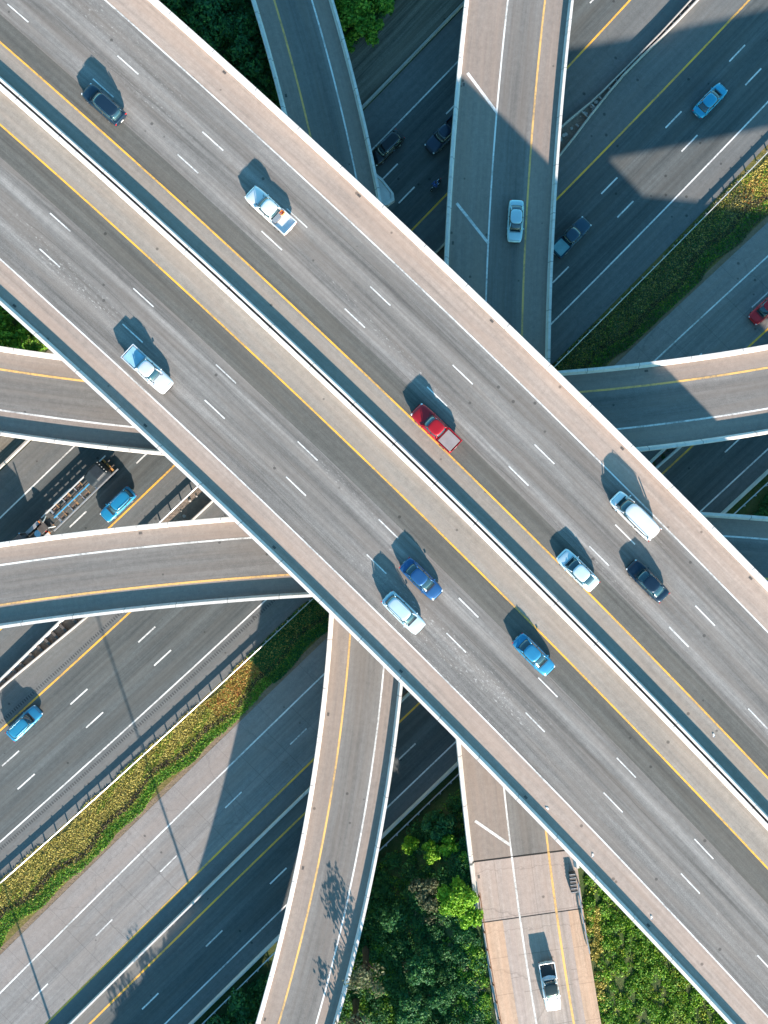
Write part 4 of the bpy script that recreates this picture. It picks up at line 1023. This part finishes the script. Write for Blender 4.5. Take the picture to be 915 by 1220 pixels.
# motorcycle and rider in the shade
def motorcycle():
    q = P(519, 220, .6); rz = hd((526, 212), (512, 228))
    t = thing('motorcycle', 'dark motorcycle in the deep shade near the yellow line between the ramps', 'motorcycle', (q.x, q.y, 0), rz)
    for x in (-.72, .74):
        mb = MB(); rings = []
        for yy, rr in ((-.07, .26), (-.05, .32), (.05, .32), (.07, .26)): rings.append([Vector((x + rr * math.cos(a * math.pi / 10), yy, .32 + rr * math.sin(a * math.pi / 10))) for a in range(20)])
        mb.loft(rings); wh = mb.build('wheel', M['tyre'], t); mb = MB(); mb.tube((x, -.08, .32), (x, .08, .32), .16, .16, 12); mb.build('rim', M['rim'], wh)
    mb = MB(); mb.loft([[Vector((x, y * w_, z + zz * .12)) for y, zz in ((-1, 0), (-.7, 1), (.7, 1), (1, 0), (.7, -1), (-.7, -1))] for x, w_, z in ((-.05, .1, .82), (.1, .17, .86), (.35, .16, .88), (.5, .08, .84))]); mb.build('fuel_tank', paint('moto', (.02, .08, .3)), t, smooth=True)
    mb = MB(); mb.box((-.35, 0, .80), (.62, .26, .1)); mb.build('seat', M['trim'], t, bevel=.04)
    mb = MB(); mb.box((.05, 0, .48), (.55, .3, .4)); mb.build('engine', M['steel_dark'], t, bevel=.05)
    for s in (-1, 1):
        mb = MB(); mb.tube((.74, s * .09, .32), (.52, s * .09, .98), .03, .03, 8); mb.build('fork', M['chrome'], t)
        mb = MB(); mb.tube((-.1, s * .17, .3), (-.85, s * .19, .42), .05, .06, 8); mb.build('exhaust', M['chrome'], t)
    mb = MB(); mb.tube((.5, -.36, 1.02), (.5, .36, 1.02), .018, .018, 8); mb.build('handlebar', M['steel_dark'], t)
    mb = MB(); mb.tube((.6, 0, .88), (.7, 0, .88), .09, .1, 12); mb.build('headlight', M['head_light'], t)
    mb = MB(); mb.box((-.98, 0, .72), (.08, .16, .08)); mb.build('taillight', M['red_light'], t)
    # rider
    pr = thing('person', 'motorcycle rider in a blue jacket and dark helmet', 'person', (q.x, q.y, 0), rz)
    V = [(-.28, 0, .95), (-.22, 0, 1.18), (-.10, 0, 1.40), (-.05, 0, 1.50), (0, 0, 1.62)]; Ed = [(0, 1), (1, 2), (2, 3), (3, 4)]; Rr = [.16, .15, .17, .065, .09]
    for s in (-1, 1):
        b = len(V); V += [(-.09, s * .19, 1.42), (.14, s * .30, 1.20), (.42, s * .33, 1.06), (.49, s * .32, 1.04)]; Rr += [.08, .055, .042, .04]
        Ed += [(2, b), (b, b + 1), (b + 1, b + 2), (b + 2, b + 3)]
        b = len(V); V += [(-.24, s * .12, .90), (.16, s * .24, .74), (-.06, s * .26, .36), (.08, s * .26, .30)]; Rr += [.11, .075, .055, .045]
        Ed += [(0, b), (b, b + 1), (b + 1, b + 2), (b + 2, b + 3)]
    me = bpy.data.meshes.new('body'); me.from_pydata(V, Ed, []); o = link('body', me, pr, plain('jacket', (.02, .07, .28), .8))
    sk = o.modifiers.new('skin', 'SKIN'); 
    for v, r in zip(me.skin_vertices[0].data, Rr): v.radius = (r, r)
    me.skin_vertices[0].data[0].use_root = True
    ss = o.modifiers.new('sub', 'SUBSURF'); ss.levels = 1; ss.render_levels = 2
    mb = MB()
    for i in range(9):
        pass
    rings = []
    for i in range(1, 10):
        a = math.pi * i / 10; rr = .145 * math.sin(a); rings.append([Vector((.02 + rr * 1.12 * math.cos(b * math.pi / 8), rr * math.sin(b * math.pi / 8), 1.66 - .155 * math.cos(a))) for b in range(16)])
    mb.loft(rings); mb.build('helmet', paint('helmet', (.02, .03, .05)), pr, smooth=True)
    mb = MB(); mb.loft([[Vector((.02 + r_ * math.cos(b), r_ * math.sin(b) * .9, z)) for b in [i * .2 - .8 for i in range(9)]] for z, r_ in ((1.60, .16), (1.66, .172), (1.71, .165))], cap=False, close=False); mb.build('visor', M['glass'], pr, smooth=True)
    gm = plain('glove', (.03, .03, .03), .8)
    for s in (-1, 1):
        mb = MB(); mb.box((.49, s * .32, 1.05), (.07, .09, .05))
        for f in range(4):
            y = s * (.285 + f * .024); mb.tube((.52, y, 1.06), (.555, y, 1.02), .012, .011, 6); mb.tube((.555, y, 1.02), (.52, y, .99), .011, .009, 6)
        mb.tube((.48, s * .275, 1.04), (.51, s * .262, .995), .013, .010, 6); mb.build('glove', gm, pr)
motorcycle()

# transport truck with a low ladder trailer
def truck():
    q = P(78, 607); rz = hd((120, 567), (52, 633))
    t = thing('transport_truck', 'transport truck pulling a low open ladder trailer, its front hidden below the lower left ramp', 'truck', (q.x, q.y, .002), rz)
    tp = paint('truck', (.03, .035, .04)); wp_ = paint('truck_white', (.75, .75, .73)); bl = paint('truck_blue', (.10, .42, .70)); wood_ = plain('deck_wood', (.20, .13, .10), .9, .35, 3)
    # tractor
    mb = MB(); mb.loft([[Vector((x, y * w_, z)) for y, z in ((-1, zb), (-1, zt - .1), (-.9, zt), (.9, zt), (1, zt - .1), (1, zb))] for x, w_, zb, zt in ((5.6, 1.2, 1.0, 3.5), (7.6, 1.22, 1.0, 3.6), (8.1, 1.18, 1.0, 3.4), (8.7, 1.12, 1.0, 2.3))]); mb.build('cab', tp, t, bevel=.05)
    mb = MB(); mb.box((8.42, 0, 2.75), (.12, 1.9, .8), 0, M=Matrix.Rotation(-.5, 3, 'Y')); mb.build('windscreen', M['glass'], t)
    mb = MB(); mb.loft([[Vector((x, y * w_, z)) for y, z in ((-1, .7), (-1, zt - .15), (-.8, zt), (.8, zt), (1, zt - .15), (1, .7))] for x, w_, zt in ((8.7, 1.05, 2.1), (9.9, .95, 1.95), (10.2, .8, 1.7))]); mb.build('hood', tp, t, bevel=.05)
    for s in (-1, 1):
        mb = MB(); mb.tube((5.45, s * 1.05, 1.0), (5.45, s * 1.05, 4.0), .09, .09, 10); mb.build('exhaust_stack', M['chrome'], t)
        mb = MB(); mb.box((8.5, s * 1.55, 2.6), (.1, .3, .7)); mb.tube((8.3, s * 1.1, 2.6), (8.5, s * 1.5, 2.6), .03, .03, 6); mb.build('mirror', M['trim'], t)
        mb = MB(); mb.box((10.1, s * .8, 1.2), (.2, .3, .2)); mb.build('headlight', M['head_light'], t)
        mb = MB(); mb.box((4.6, s * 1.02, 1.12), (2.4, .5, .06)); mb.build('fender', wp_ if s > 0 else M['steel'], t, bevel=.02)
        mb = MB(); mb.box((3.3, s * .95, 1.25), (.14, .3, .12)); mb.build('marker_light', M['orange_light'], t)
        mb = MB(); mb.box((3.5, s * .5, 1.28), (.12, .25, .14)); mb.build('marker_light', M['red_light'], t)
    mb = MB(); mb.box((4.6, 0, .95), (5, .9, .22)); mb.build('chassis', M['steel_dark'], t)
    mb = MB(); mb.tube((4.5, 0, 1.05), (4.5, 0, 1.22), .5, .45, 16); mb.build('fifth_wheel', M['chrome'], t)
    wheels(t, (9.2,), 1.2, .5, .3); wheels(t, (5.2, 4.0), 1.2, .5, .5); wheels(t, (-6.6, -7.8), 1.2, .42, .45)
    # trailer
    for s in (-1, 1):
        mb = MB(); mb.box((-3.0, s * 1.18, .95), (11.6, .14, .24)); mb.build('side_beam', M['steel'] if s > 0 else wp_, t)
        mb = MB(); mb.box((-3.0, s * .42, .90), (11.6, .12, .2)); mb.build('inner_beam', M['steel_dark'], t)
    for i in range(11):
        mb = MB(); mb.box((-8.2 + i * 1.05, 0, .93), (.13 if i % 3 else .24, 2.26, .13)); mb.build('crossbar', (plain('bar_orange', (.55, .28, .09), .7) if i % 2 == 0 else M['steel']) if i < 3 else (BAR if i % 2 == 0 else M['steel']), t)
    mb = MB(); mb.box((-1.6, 0, 1.1), (6.4, .16, .12)); mb.build('centre_rail', bl, t, bevel=.02)
    for i in range(9):
        if i % 3 == 2: continue
        for s in (-1, 1): mb = MB(); mb.box((-3.6 + i * .62, s * .72, .86), (.5, .42, .05)); mb.build('deck_board', wood_, t)
    mb = MB(); mb.box((3.0, 0, 1.35), (.35, 2.2, .5)); mb.box((3.6, 0, 1.3), (1.0, 1.0, .25)); mb.build('gooseneck', M['steel_dark'], t, bevel=.04)
    for s in (-1, 1):
        mb = MB(); mb.tube((2.9, s * .5, 1.6), (2.2, s * .9, 1.1), .08, .08, 8); mb.build('ratchet_arm', wp_, t)
    c = thing('tarped_load', 'dark tarped load with pale tie knobs on the rear of the ladder trailer', 'load', P(123, 563)[:2] + (1.06,) if False else (P(120, 566).x, P(120, 566).y, 1.05), rz)
    mb = MB(); mb.loft([[Vector((x, y * w_, z)) for y, z in ((-1, 0), (-.95, zt * .8), (-.7, zt), (.7, zt * .97), (.95, zt * .8), (1, 0))] for x, w_, zt in ((-1.5, .95, 1.7), (-1.2, 1.12, 2.3), (.2, 1.15, 2.2), (.5, 1.1, 1.9), (1.4, 1.0, 1.3))]); mb.build('tarpaulin', plain('tarp', (.015, .022, .03), .5, .3, 2, bump=.4), c, bevel=.12)
    for i in range(5):
        mb = MB(); mb.tube((-1.35, -.8 + i * .4, 1.9), (-1.35, -.8 + i * .4, 2.15), .08, .05, 8); mb.build('tie_knob', wp_, c)
BAR = plain('bar_tan', (.30, .18, .09), .7)
truck()
